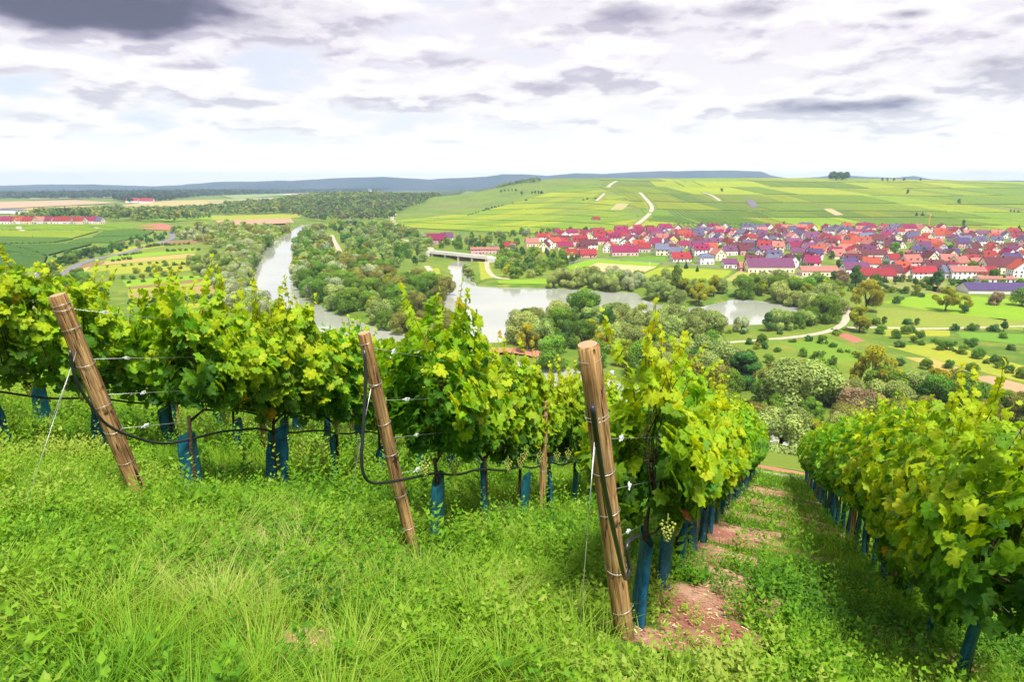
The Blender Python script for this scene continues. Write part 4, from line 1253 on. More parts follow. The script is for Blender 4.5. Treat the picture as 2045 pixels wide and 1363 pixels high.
# ------------------------------------------------------------------ village
_wm = MB(); _wm.box(-.5, .5, -.06, .06, -.65, .65); WINDOW = _wm.mesh('window'); WINDOW.materials.append(M['glass'])
_wf = MB()
for a in ((-.62, -.5, -.08, .08, -.77, .77), (.5, .62, -.08, .08, -.77, .77), (-.5, .5, -.08, .08, .65, .77), (-.5, .5, -.08, .10, -.77, -.65)): _wf.box(*a)
WFRAME = _wf.mesh('frame'); WFRAME.materials.append(M['white'])
_dm = MB(); _dm.box(-.55, .55, -.05, .05, 0, 2.1); DOOR = _dm.mesh('door'); DOOR.materials.append(M['door'])
_cm = MB(); _cm.box(-.35, .35, -.35, .35, -.9, .9); _cm.box(-.42, .42, -.42, .42, .9, 1.05); CHIM = _cm.mesh('chimney'); CHIM.materials.append(M['r_brown'])
ROOFWORD = dict(red='red', crimson='crimson', orange='orange', brown='brown', plum='plum-coloured', slate='grey slate', violet='violet-grey', salmon='salmon', bluegrey='blue-grey')
HOUSES = []
def house(u, v, L, D, eave, rot, roof, wall, where, name='house', pitch=42, hip=0, dormers=0, windows=True, floors=None, xy=None, frames=False, chim=True, label=None, group='houses of the village', cat='house'):
    if xy is None:
        x, y, z = g1(u, v)
    else:
        x, y = xy; z = float(terr(np.array([x]), np.array([y]))[0])
    rz = R(rot)
    t = empty(name, (x, y, z - .3), rz)
    rh = D / 2 * math.tan(R(pitch)); H = eave + rh
    wl = MB()
    a, b = L / 2, D / 2
    if hip:
        wl.box(-a, a, -b, b, 0, eave)
    else:
        wl.add([(-a, -b, 0), (a, -b, 0), (a, b, 0), (-a, b, 0), (-a, -b, eave), (a, -b, eave), (a, b, eave), (-a, b, eave), (-a, 0, H - .06), (a, 0, H - .06)],
               [(0, 1, 5, 4), (2, 3, 7, 6), (1, 2, 6, 9, 5), (3, 0, 4, 8, 7), (4, 5, 9, 8), (6, 7, 8, 9)])
    obj('wall', wl.mesh('wall'), M['w_' + wall], t)
    rf = MB(); ov = .45; th = .28
    tn = math.tan(R(pitch))
    hx = (D / 2 * .9) if hip else 0
    for s in (-1, 1):
        e = [(-a - ov, s * (b + ov), eave - ov * tn + .02), (a + ov, s * (b + ov), eave - ov * tn + .02), (a + ov - hx, 0, H + .02), (-a - ov + hx, 0, H + .02)]
        e2 = [(p, q, r_ + th) for p, q, r_ in e]
        rf.add(e + e2, [(0, 1, 2, 3), (7, 6, 5, 4), (0, 4, 5, 1), (1, 5, 6, 2), (2, 6, 7, 3), (3, 7, 4, 0)])
    if hip:
        for s in (-1, 1):
            e = [(s * (a + ov), -b - ov, eave - ov * tn + .02 + th), (s * (a + ov), b + ov, eave - ov * tn + .02 + th), (s * (a + ov - hx), 0, H + .02 + th)]
            rf.add(e, [(0, 1, 2)])
    ro = obj('roof', rf.mesh('roof'), M['r_' + roof], t)
    if chim:
        c = obj('chimney', CHIM, M['r_brown'], ro)
        c.location = (L * random.uniform(-.3, .3) * (.6 if hip else 1), random.choice([-.6, .6]), H + .25)
    # dormers on the camera side
    tocam = Vector((-x, -y, 0)).normalized()
    cr, sr = math.cos(-rz), math.sin(-rz)
    lc = Vector((tocam.x * cr - tocam.y * sr, tocam.x * sr + tocam.y * cr, 0))
    sy = -1 if lc.y < 0 else 1
    sx = -1 if lc.x < 0 else 1
    for k in range(dormers):
        dx = (k - (dormers - 1) / 2) * L / (dormers + .3)
        dm = MB()
        y0 = sy * b * .78; y1 = sy * b * .2
        z0 = eave + b * .22 * tn
        for yy in (0,):
            ys = sorted((y0, y1))
            dm.box(dx - .75, dx + .75, ys[0], ys[1], z0, z0 + 1.25)
            yf = y0 + sy * .25
            dm.add([(dx - 1.0, yf, z0 + 1.2), (dx + 1.0, yf, z0 + 1.2), (dx, yf, z0 + 2.0), (dx - 1.0, y1, z0 + 1.2), (dx + 1.0, y1, z0 + 1.2), (dx, y1, z0 + 2.0)],
                   [(0, 1, 2), (0, 2, 5, 3), (1, 4, 5, 2), (3, 5, 4), (0, 3, 4, 1)])
        do = obj('dormer', dm.mesh('dormer'), M['r_' + roof], ro)
        w = obj('window', WINDOW, M['glass'], t); w.location = (dx, y0 + sy * .05, z0 + .62); w.scale = (.9, 1, .72)
    if windows:
        fl = floors or (2 if eave > 4.6 else 1)
        def win(px, py, pz, ang, s=1.0):
            w = obj('window', WINDOW, M['glass'], t); w.location = (px, py, pz); w.rotation_euler = (0, 0, ang); w.scale = (s * 1.2, 1, s * 1.15)
            if frames:
                f = obj('frame', WFRAME, M['white'], w)
        if abs(lc.y) > .25:
            n = max(2, int(L / 3.3))
            for f in range(fl):
                for k in range(n):
                    if random.random() < .12: continue
                    win((k + .5) / n * L - a, sy * (b + .02), 1.7 + f * 2.75, 0)
            d = obj('door', DOOR, M['door'], t); d.location = (random.uniform(-.2, .2) * L + .8, sy * (b + .03), .25)
        if abs(lc.x) > .25:
            n = max(2, int(D / 3.4))
            for f in range(fl):
                for k in range(n):
                    win(sx * (a + .02), (k + .5) / n * D - b, 1.7 + f * 2.75, R(90))
            if not hip and rh > 2.6:
                win(sx * (a + .02), -.9, eave + 1.1, R(90), .8); win(sx * (a + .02), .9, eave + 1.1, R(90), .8)
    HOUSES.append((x, y, max(L, D) * .5))
    if label: register(t, label, cat, group)
    else:
        face = 'gable facing viewer' if abs(lc.x) > .75 else 'long side facing viewer'
        wd = dict(white='white', cream='cream', pink='pink', yellow='yellow', grey='grey', blue='pale blue', rose='rosy')[wall]
        register(t, f'{wd} house with {ROOFWORD[roof]} roof {where}', cat, group)
    return t

def build_village():
    # buildings that stand out, one by one
    W_ = 'notable village buildings'
    def H(u, v, L, D, e, rot, roof, wall, label, **k): house(u, v, L, D, e, rot, roof, wall, '', label=label, group=W_, **k)
    H(1358, 522, 17, 11, 3.4, 8, 'red', 'white', 'white front house with bright red saddle roof and two garage doors', dormers=1)
    H(1408, 527, 12, 11, 6.4, 4, 'bluegrey', 'white', 'white villa with blue-grey hip roof at the green field', hip=1, pitch=28, frames=True)
    H(1456, 535, 11, 8, 4.2, 3, 'plum', 'white', 'small garage building with plum roof beside the barn', chim=False, windows=True)
    H(1534, 543, 36, 13, 5.0, 1, 'plum', 'cream', 'long barn with plum roof and dark bays at the green field', chim=False, floors=1)
    H(1486, 541, 9, 8, 3.4, 1, 'salmon', 'rose', 'low annex with salmon roof left of the long barn', chim=False)
    H(1632, 550, 27, 12, 4.2, -2, 'salmon', 'cream', 'low wide building with salmon roof beside the lane', floors=1, pitch=26, chim=False)
    H(1342, 490, 14, 15, 5.2, 88, 'crimson', 'yellow', 'big yellow house with its gable to the viewer', frames=True)
    H(1398, 510, 15, 11, 6.2, 6, 'crimson', 'white', 'tall white house with crimson roof and dormers', dormers=3)
    H(1156, 490, 18, 14, 5.4, 14, 'red', 'cream', 'large inn-like house with red roof and rows of dormers', dormers=4, frames=True)
    H(1128, 500, 16, 10, 4.5, 10, 'crimson', 'cream', 'cream house with crimson roof left of the large inn-like house')
    H(1138, 514, 13, 10, 3.6, 12, 'red', 'white', 'white house with red roof at the scrub edge', dormers=1)
    H(1018, 497, 12, 9, 3.2, -25, 'red', 'white', 'small white house with red roof farthest left of the village')
    H(1062, 492, 14, 11, 4.4, 12, 'salmon', 'cream', 'cream house with salmon roof near the left village end')
    H(1105, 492, 14, 11, 5.4, 20, 'orange', 'cream', 'cream house with orange roof near the left village end')
    H(1173, 514, 15, 10, 3.4, 8, 'red', 'rose', 'rosy house with broad red roof at the pitch', chim=True)
    H(1246, 510, 25, 12, 4.4, 4, 'crimson', 'pink', 'long pink house with crimson roof behind the pitch')
    H(1218, 504, 11, 12, 5.5, 70, 'orange', 'white', 'white gabled house with orange roof behind the pitch')
    H(1226, 485, 15, 10, 6.5, 4, 'crimson', 'white', 'tall white house with crimson roof and three dormers', dormers=3)
    H(1262, 490, 14, 14, 4.6, 86, 'red', 'white', 'white house with low wide red gable')
    H(1240, 466, 18, 11, 5.2, 5, 'crimson', 'rose', 'rosy house with crimson roof at the upper village edge', dormers=2)
    H(1303, 470, 13, 11, 5.0, 12, 'crimson', 'cream', 'cream house with crimson roof at the foot of the hill track')
    H(1490, 462, 15, 10, 7.2, 4, 'slate', 'grey', 'tall grey house with slate roof at the back of the village', dormers=2)
    H(1724, 462, 20, 13, 6.6, 4, 'crimson', 'rose', 'big rosy house with crimson roof at the back of the village')
    H(1812, 465, 20, 12, 7.0, 4, 'crimson', 'pink', 'big pink house with crimson roof below the pair of conifers')
    H(1843, 468, 13, 12, 7.0, 86, 'salmon', 'cream', 'cream house with flat salmon gable beside the crane')
    # front row at right
    H(1706, 547, 19, 10, 4.6, 2, 'plum', 'white', 'white front row house with plum roof behind the big garden tree')
    H(1745, 556, 27, 10, 3.2, 2, 'red', 'pink', 'long low pink house with red roof above the allotments', chim=False)
    H(1776, 553, 15, 11, 4.4, 2, 'brown', 'pink', 'pink house with brown roof above the allotments')
    H(1797, 548, 11, 10, 6.0, 8, 'orange', 'white', 'white house with orange roof behind the allotments', dormers=1)
    H(1816, 555, 9, 9, 4.4, 80, 'red', 'cream', 'narrow cream house with red roof above the allotments')
    H(1840, 556, 18, 9, 5.0, 2, 'red', 'white', 'white house with red roof and balcony above the allotments')
    H(1868, 552, 18, 12, 5.4, 2, 'brown', 'white', 'white house with high brown roof above the allotments')
    H(1892, 555, 11, 10, 5.0, 2, 'bluegrey', 'grey', 'grey house with steep blue-grey roof above the allotments')
    H(1926, 556, 25, 10, 5.8, 1, 'salmon', 'white', 'long white house with salmon roof and two rows of windows', frames=True, pitch=34)
    H(1963, 556, 16, 10, 4.4, 1, 'red', 'cream', 'cream house with red roof right of the long white house')
    H(1996, 545, 29, 14, 6.0, 1, 'brown', 'cream', 'huge barn-like house with long brown roof at right')
    H(2036, 553, 14, 14, 6.5, 75, 'orange', 'white', 'white gabled house with orange roof at the right edge', frames=True)
    H(1984, 564, 24, 9, 3.2, -3, 'salmon', 'white', 'low white house with flat roof below the brown roof', pitch=15, chim=False)
    H(2022, 584, 62, 15, 2.6, -4, 'violet', 'white', 'very long shed with violet-grey roof at the right edge', pitch=26, chim=False, windows=False)
    # the ordinary houses, filled in row by row
    r = random.Random(77)
    low = [(1080, 505), (1180, 508), (1330, 512), (1400, 518), (1470, 526), (1570, 535), (1650, 540), (1800, 545), (2045, 546)]
    up = [(1080, 478), (1130, 473), (1200, 466), (1300, 461), (1500, 458), (1850, 459), (1950, 466), (2080, 470)]
    rows = [459, 463, 467, 472, 477, 483, 489, 496, 503, 510, 518, 527, 536, 545]
    for ri, v in enumerate(rows):
        u = 1082 + r.uniform(0, 15)
        while u < 2062:
            vv = v + r.uniform(-1.6, 1.6)
            lo = np.interp(u, [a for a, b in low], [b for a, b in low]); hi = np.interp(u, [a for a, b in up], [b for a, b in up])
            x, y, z = g1(u, vv)
            if hi <= vv <= lo and r.random() < .93:
                big = r.random()
                L = r.uniform(11, 15) if big < .75 else r.uniform(16, 24); D = r.uniform(8.5, 11)
                if not any((x - hx) ** 2 + (y - hy) ** 2 < (hr + L * .5 + .5) ** 2 for hx, hy, hr in HOUSES):
                    if u < 1310: roof = r.choice(['crimson', 'red', 'crimson', 'red', 'orange', 'plum', 'brown'])
                    elif v < 480: roof = r.choice(['crimson', 'slate', 'plum', 'red', 'crimson', 'salmon', 'slate', 'brown', 'plum', 'orange', 'salmon'])
                    elif u > 1600 and v > 490: roof = r.choice(['brown', 'brown', 'red', 'orange', 'plum', 'orange', 'salmon', 'violet', 'brown', 'crimson'])
                    else: roof = r.choice(['crimson', 'red', 'plum', 'slate', 'brown', 'plum', 'salmon', 'orange', 'brown', 'bluegrey'])
                    wall = r.choice(['white', 'white', 'white', 'cream', 'cream', 'pink', 'grey', 'rose', 'white', 'pink'])
                    gable = r.random() < .36
                    rot = (90 if gable else 0) + r.uniform(-16, 16)
                    where = ('in the back of the village' if v < 474 else 'in the upper middle of the village' if v < 492 else 'in the lower middle of the village' if v < 515 else 'near the front of the village')
                    house(u, vv, L, D, r.choice([3.4, 4.6, 5.4, 5.8]), rot, roof, wall, where, xy=(x, y), pitch=r.uniform(36, 48), dormers=r.choice([0, 0, 0, 1, 2]))
            u += r.uniform(14, 18) / y * FPX * r.choice([1, 1, 1.25])
    # depot buildings left of the weir
    H(868, 487, 25, 14, 5.6, -12, 'crimson', 'rose', 'depot hall with crimson roof and red walls near the weir', chim=False, frames=True)
    H(892, 479, 15, 12, 3.6, 10, 'plum', 'white', 'small house with plum roof behind the depot hall')
    H(813, 470, 26, 13, 3.8, -12, 'crimson', 'blue', 'low depot shed with crimson roof and bluish walls', chim=False)
    H(968, 507, 28, 12, 5.0, 6, 'salmon', 'rose', 'reddish works building right behind the weir bridge', pitch=15, chim=False, frames=True)
    H(777, 458, 10, 8, 3.5, 5, 'red', 'cream', 'tiny house with red roof left of the depot')
    H(1190, 441, 13, 8, 3.0, 20, 'red', 'cream', 'lone hut with red roof in the hill vineyards', chim=False)
    H(1112, 467, 9, 8, 3.2, 30, 'crimson', 'rose', 'small house with crimson roof at the vineyard edge')
    # houses and works of the left plain
    for k, (u, L, roof) in enumerate([(8, 22, 'crimson'), (24, 15, 'red'), (38, 14, 'orange'), (60, 16, 'red'), (77, 18, 'salmon'), (96, 18, 'crimson'), (125, 26, 'red'), (152, 30, 'red'), (178, 20, 'crimson'), (194, 20, 'grey' and 'slate')]):
        house(u, 447 - .2 * (k % 3), L, 12, 4.6, 8 * (-1) ** k, roof, ['white', 'cream'][k % 2], 'in the row left of the river', name='house', group='row of houses at left')
    for k, (u, L) in enumerate([(6, 55), (30, 40), (160, 50), (180, 36)]):
        house(u, 427 - (4 if k > 1 else 0), L, 22, 8, 0, 'salmon' if k == 2 else 'bluegrey', 'white', 'on the far plain at left', name='factory_hall', pitch=12, chim=False, windows=False, group='works on the far plain', cat='hall')
    for k, (u, L) in enumerate([(266, 40), (290, 30), (298, 30)]):
        house(u, 405 + k * .6, L, 20, 7, 5, 'red', 'white', 'in the distant farmstead', name='farmhouse', chim=False, windows=False, group='distant farmstead')
    house(739, 385, 22, 18, 16, 0, 'bluegrey', 'white', '', name='chapel', label='tiny white building in the far wood', chim=False, windows=False, pitch=55, group='far buildings')
build_village()

def build_weir():
    xa, ya, za = g1(868, 512); xb, yb, zb = g1(973, 523)
    zt = 6.2
    t = empty('weir_bridge', ((xa + xb) / 2, (ya + yb) / 2, 0), math.atan2(yb - ya, xb - xa))
    L = math.hypot(xb - xa, yb - ya) + 8
    mb = MB(); mb.box(-L / 2, L / 2, -3, 3, zt - 1.0, zt); obj('deck', mb.mesh('deck'), M['concrete'], t)
    for s in (-1, 1):
        mb = MB(); mb.box(-L / 2, L / 2, s * 3.02 - .15, s * 3.02 + .15, zt - 1.6, zt + 1.0); obj('parapet', mb.mesh('parapet'), M['concrete'], t)
    for k in range(5):
        px = -L / 2 + 3 + k * (L - 6) / 4
        mb = MB(); mb.box(px - 1, px + 1, -2.5, 2.5, -3, zt - 1.0); obj('pier', mb.mesh('pier'), M['concrete'], t)
    for k in range(4):
        w = (L - 6) / 4
        px = -L / 2 + 3 + (k + .5) * w
        g = obj('gate', None, None, t) if False else None
        mb = MB(); mb.box(px - w / 2 + 1.02, px + w / 2 - 1.02, -1.2, -.6, -2, zt - 1.62)
        go = obj('gate', mb.mesh('gate'), M['gate'], t)
        for j in range(4):
            q = px - w / 2 + 1.5 + j * (w - 3) / 3
            mb = MB(); mb.box(q - .15, q + .15, -1.45, -1.2, -2, zt - 1.7); obj('rib', mb.mesh('rib'), M['gate'], go)
    for s, u, v in ((-1, 0, 0), (1, 0, 0)):
        mb = MB(); mb.box(s * (L / 2 + 2.2) - 2.2, s * (L / 2 + 2.2) + 2.2, -4, 4, -3, zt - .06); obj('abutment', mb.mesh('abutment'), M['concrete'], t)
    tag(t, 'weir bridge with pale concrete deck and brown steel gates over the canal', 'bridge')
    # sports goals
    for u, v, lab in ((1297, 531, 'white goal frame at the far right of the tan pitch'), (1150, 540, 'white goal frame at the left of the tan pitch')):
        x, y, z = g1(u, v)
        g = empty('goal', (x, y, z + .3), R(75))
        for a in (-3.6, 3.6):
            mb = MB(); mb.tube([(a, 0, 0), (a, 0, 2.44)], .09, 6); obj('post', mb.mesh('post'), M['white'], g)
        mb = MB(); mb.tube([(-3.7, 0, 2.44), (3.7, 0, 2.44)], .09, 6); obj('crossbar', mb.mesh('crossbar'), M['white'], g)
        tag(g, lab, 'goal', 'goals of the sports pitch')
    # construction crane behind the village
    x, y, z = g1(1853, 462)
    c = empty('construction_crane', (x, y, z), R(70))
    mb = MB()
    for sx in (-.6, .6):
        for sy in (-.6, .6): mb.tube([(sx, sy, 0), (sx, sy, 24)], .14, 5)
    for k in range(12):
        mb.tube([(-.6, -.6, k * 2), (.6, -.6, k * 2 + 2)], .09, 4); mb.tube([(.6, .6, k * 2), (-.6, .6, k * 2 + 2)], .09, 4)
        mb.tube([(-.6, .6, k * 2), (-.6, -.6, k * 2 + 2)], .09, 4); mb.tube([(.6, -.6, k * 2), (.6, .6, k * 2 + 2)], .09, 4)
    obj('mast', mb.mesh('mast'), M['crane'], c)
    mb = MB()
    for yy, zz in ((-.5, 24.2), (.5, 24.2), (0, 25.2)): mb.tube([(-7, yy, zz), (20, yy, zz)], .13, 5)
    for k in range(13): mb.tube([(-6 + k * 2, -.5, 24.2), (-5 + k * 2, 0, 25.2), (-4 + k * 2, .5, 24.2)], .08, 4)
    obj('jib', mb.mesh('jib'), M['crane'], c)
    mb = MB(); mb.box(-7, -4.6, -.7, .7, 22.6, 24.0); obj('counterweight', mb.mesh('counterweight'), M['concrete'], c)
    mb = MB(); mb.box(.62, 1.9, -.6, .6, 22.2, 23.8); obj('cab', mb.mesh('cab'), M['crane'], c)
    tag(c, 'yellow construction crane behind the village', 'crane')
build_weir()

# ------------------------------------------------------------------ foreground vineyard
SLD = -(A_ * ROWD[0] + B_ * ROWD[1])            # slope along the rows
SLP = -(A_ * ROWP[0] + B_ * ROWP[1])
ROWANG = math.atan2(ROWD[1], ROWD[0])
ORG = {1: np.array(near_on(285, 1005)), 2: np.array(near_on(826, 1107)), 3: np.array(near_on(1248, 1285)), 4: np.array(near_on(1885, 1335))}
ORG[0] = ORG[1] - ROWP * 2.45; ORG[-1] = ORG[0] - ROWP * 2.4; ORG[5] = ORG[4] + ROWP * 2.2
def rowpt(r, s, c=0.0, h=0.0):
    q = ORG[r] + ROWD * s + ROWP * c
    return Vector((q[0], q[1], nz(q[0], q[1]) + h))
def row_hit(r, u, v, c=0.0):
    """where the photo ray meets the upright plane of a row, c metres to its right"""
    dx, dy, dz = (float(q) for q in ray(u, v))
    o = ORG[r] + ROWP * c
    t = (o @ ROWP) / (dx * ROWP[0] + dy * ROWP[1])
    return Vector((dx * t, dy * t, ZC + dz * t))
ROWNAME = {-1: 'in the hindmost row at left', 0: 'in the row behind the left leaning post', 1: 'in the row of the left leaning post', 2: 'in the row of the middle leaning post',
           3: 'in the row of the right leaning post', 4: 'in the row right of the grassy gap', 5: 'in the row at the right edge'}

# grape leaf outline: five lobes
_half = [(0.0, -.10), (.10, -.30), (.27, -.36), (.40, -.26), (.39, -.13), (.55, -.02), (.53, .16), (.37, .22), (.42, .40), (.27, .50), (.15, .47), (0, .70)]
_out = _half + [(-x, y) for x, y in _half[-2:0:-1]]
def leaf_shape(g, teeth=False):
    o = np.array(_out, float)
    o = o * (1 + .07 * (g.random((len(o), 1)) - .5) * 2)
    mid = o * .52 + np.array([0, .03])
    pts = np.concatenate([[[0, .04]], mid, o])
    x, y = pts[:, 0], pts[:, 1]
    n = len(o)
    tipv = np.zeros(len(pts)); tips = np.array([2, 5, 8, 11, 14, 17, 20]); tipv[1 + n + tips] = 1
    z = g.uniform(.12, .42) * np.abs(x) - g.uniform(.15, .60) * (x * x + (y - .05) ** 2) + .07 * (g.random(len(pts)) - .5) - .10 * g.random() * tipv + .10 * g.normal() * x * y
    F = []
    for i in range(n):
        j = (i + 1) % n
        F.append((0, 1 + i, 1 + j)); F.append((1 + i, 1 + n + i, 1 + n + j)); F.append((1 + i, 1 + n + j, 1 + j))
    return np.column_stack([pts, z]), np.array(F)
def leaf_shade(nv):
    sh = np.ones(nv); sh[0] = 1.30
    if nv > 30:                      # paler along the main veins
        n = (nv - 1) // 2; sh[1:1 + n] = .86; sh[1 + np.array([2, 5, 8, 11, 14, 17, 20])] = 1.22; sh[1 + n:] = .96
    return sh
def leaf_shape_low(g):
    o = np.array(_out, float)[::2]
    pts = np.concatenate([[[0, .05]], o])
    x, y = pts[:, 0], pts[:, 1]
    z = .22 * np.abs(x) - .30 * (x * x + (y - .05) ** 2) + .06 * (g.random(len(pts)) - .5)
    n = len(o)
    F = [(0, 1 + i, 1 + (i + 1) % n) for i in range(n)]
    return np.column_stack([pts, z]), np.array(F)
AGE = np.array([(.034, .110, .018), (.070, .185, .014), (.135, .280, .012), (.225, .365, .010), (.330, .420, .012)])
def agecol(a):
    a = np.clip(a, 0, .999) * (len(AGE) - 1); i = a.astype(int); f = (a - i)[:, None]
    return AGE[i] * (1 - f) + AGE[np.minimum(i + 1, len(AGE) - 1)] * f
def canopy(seed, n, length, top=2.08, shoots=6, lo=None, zlo=.80):
    """leaf frames of one vine in row coordinates: x along the row, y across, z up"""
    g = np.random.default_rng(seed)
    top = top + g.uniform(-.16, .12); zlo = zlo + g.uniform(-.20, .10)
    x = g.uniform(-length / 2 if lo is None else lo, length / 2, n)
    bul = .82 + .36 * vnoise(x * 2.2 + seed * 3.1, 0 * x)
    z0 = zlo + .26 * vnoise(x * 3.1 + seed, 0 * x + 7)
    z1 = top - .08 + .46 * (vnoise(x * 2.6 + seed * 1.7, 0 * x + 3) - .5) * 2
    f = g.beta(1.25, 1.1, n)
    z = z0 + (z1 - z0) * f
    hw = (.15 + .22 * np.sin(np.pi * np.clip(f * .80 + .14, 0, 1))) * bul
    side = np.where(g.random(n) < .5, -1, 1)
    y = side * hw * (.30 + .85 * g.random(n) ** .65)
    # leaves gather on shoots: pull them towards a few uprights so that dark gaps open between
    cx = np.linspace(-length / 2, length / 2, 7) + g.normal(0, .05, 7)
    near_c = cx[np.abs(x[:, None] - cx[None]).argmin(1)]
    x = x + (near_c - x) * .42 + .07 * np.sin(z * 5 + near_c * 9)
    x = x * (.56 + .44 * S(f / .62)) + .10 * np.sin(z * 3 + seed)
    y = y * (.75 + .25 * S(f / .5))
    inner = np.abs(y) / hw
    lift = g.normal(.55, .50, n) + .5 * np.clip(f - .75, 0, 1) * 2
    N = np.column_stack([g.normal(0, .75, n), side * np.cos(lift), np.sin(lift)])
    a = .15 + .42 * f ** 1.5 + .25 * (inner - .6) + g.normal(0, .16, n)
    size = g.uniform(.065, .165, n) * (1 - .25 * np.clip(f - .55, 0, 1) * 2)
    # shoots standing above the wall
    SP = []
    ex = [[], [], [], [], []]
    for k in range(shoots):
        p = np.array([g.uniform(-length / 2 if lo is None else lo, length / 2), g.uniform(-.12, .12), top - .28])
        v = np.array([g.normal(0, .22), g.normal(0, .20), 1.0]); L = g.uniform(.30, .78); m = int(L / .05)
        pts = [p.copy()]
        for j in range(m):
            v = v + g.normal(0, .10, 3) * np.array([1, 1, .2]); v /= np.linalg.norm(v)
            p = p + v * L / m; pts.append(p.copy())
            q = g.uniform(0, 6.283); ft = j / m
            ex[0].append(p + np.array([math.cos(q), math.sin(q), .1]) * .035 * (1 - ft)); ex[1].append([math.cos(q) * .7, math.sin(q) * .7, g.uniform(.2, .9)])
            ex[2].append(.60 + .42 * ft + g.normal(0, .07)); ex[3].append((.135 - .095 * ft) * g.uniform(.8, 1.15)); ex[4].append(1.0)
        SP.append(pts)
    P_ = np.column_stack([x, y, z])
    if ex[0]:
        P_ = np.concatenate([P_, ex[0]]); N = np.concatenate([N, ex[1]]); a = np.concatenate([a, ex[2]]); size = np.concatenate([size, ex[3]]); inner = np.concatenate([inner, ex[4]])
    N /= np.linalg.norm(N, axis=1)[:, None]
    dn = np.tile([0, 0, -1.0], (len(P_), 1)) + g.normal(0, .55, (len(P_), 3))
    T = dn - (dn * N).sum(1)[:, None] * N; T /= np.linalg.norm(T, axis=1)[:, None]
    S_ = np.cross(T, N)
    P_[:, 2] += SLD * P_[:, 0] + SLP * P_[:, 1] * .5
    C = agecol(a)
    odd = g.random(len(P_))
    C[odd < .008] = (.34, .24, .02)
    C[(odd > .008) & (odd < .0095)] = (.20, .06, .02)
    SP = [[(q[0], q[1], q[2] + SLD * q[0]) for q in pts] for pts in SP]
    return P_, S_, T, N, size, C, inner, SP
def leaves_mesh(name, P_, S_, T, N, size, C, seed, low=False):
    g = np.random.default_rng(seed + 5)
    shapes = [(leaf_shape_low(g) if low else leaf_shape(g)) for _ in range(5)]
    Vs, Fs, Cs = [], [], []; o = 0
    which = g.integers(0, 5, len(P_))
    for k, (pts, F) in enumerate(shapes):
        m = which == k
        if not m.any(): continue
        V = P_[m][:, None, :] + (S_[m][:, None, :] * pts[None, :, 0:1] + T[m][:, None, :] * pts[None, :, 1:2] + N[m][:, None, :] * pts[None, :, 2:3]) * size[m][:, None, None]
        nv = len(pts); nl = int(m.sum())
        Fk = F[None] + (np.arange(nl) * nv)[:, None, None] + o
        shade = leaf_shade(nv)
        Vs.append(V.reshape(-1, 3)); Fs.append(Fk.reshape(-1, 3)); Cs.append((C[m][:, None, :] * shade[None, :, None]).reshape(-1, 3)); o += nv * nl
    return bulk(name, np.concatenate(Vs), np.concatenate(Fs), np.concatenate(Cs), True)
def trunk_for(seed, r=.022, lo=-.5):
    g = random.Random(seed)
    mb = MB()
    mb.tube([(0, 0, -.08), (g.uniform(-.03, .03), g.uniform(-.02, .02), .25), (g.uniform(-.04, .04), g.uniform(-.02, .02), .55), (0, 0, .86)], [r * 1.25, r, r * .9, r * .8], 7)
    for s in ((-1, 1) if lo < -.3 else (1,)):
        mb.tube([(0, 0, .80), (s * .2, .02, .93 + SLD * s * .2), (s * .52, 0, .95 + SLD * s * .52)], [r * .7, r * .55, r * .4], 6)
    for k in range(7):
        x = g.uniform(lo, .5)
        mb.tube([(x, 0, .93 + SLD * x), (x + g.uniform(-.08, .08), g.uniform(-.1, .1), 1.45 + SLD * x), (x + g.uniform(-.12, .12), g.uniform(-.14, .14), 1.95 + SLD * x)], [.007, .006, .003], 5, cap=False)
    return mb.mesh('trunk', True)
def shoots_mesh(SP):
    mb = MB()
    for pts in SP:
        mb.tube(pts, list(np.linspace(.005, .0018, len(pts))), 5, cap=False)
    return mb.mesh('shoots', True)
def grapes_mesh(seed, n=42):
    g = random.Random(seed); mb = MB()
    ico = [(0, 0, 1), (.894, 0, .447), (.276, .851, .447), (-.724, .526, .447), (-.724, -.526, .447), (.276, -.851, .447), (.724, .526, -.447), (-.276, .851, -.447), (-.894, 0, -.447), (-.276, -.851, -.447), (.724, -.526, -.447), (0, 0, -1)]
    fc = [(0, 1, 2), (0, 2, 3), (0, 3, 4), (0, 4, 5), (0, 5, 1), (1, 6, 2), (2, 7, 3), (3, 8, 4), (4, 9, 5), (5, 10, 1), (6, 7, 2), (7, 8, 3), (8, 9, 4), (9, 10, 5), (10, 6, 1), (11, 7, 6), (11, 8, 7), (11, 9, 8), (11, 10, 9), (11, 6, 10)]
    for k in range(n):
        f = (k + .5) / n; rr = .042 * (1 - f) ** .7 + .006; a = k * 2.4; s = g.uniform(.0085, .0115)
        c = (rr * math.cos(a), rr * math.sin(a), -.135 * f)
        mb.add([(c[0] + p * s, c[1] + q * s, c[2] + w * s) for p, q, w in ico], fc)
    mb.tube([(0, 0, .06), (0, 0, -.06)], .003, 5)
    return mb.mesh('grape_bunch', True)

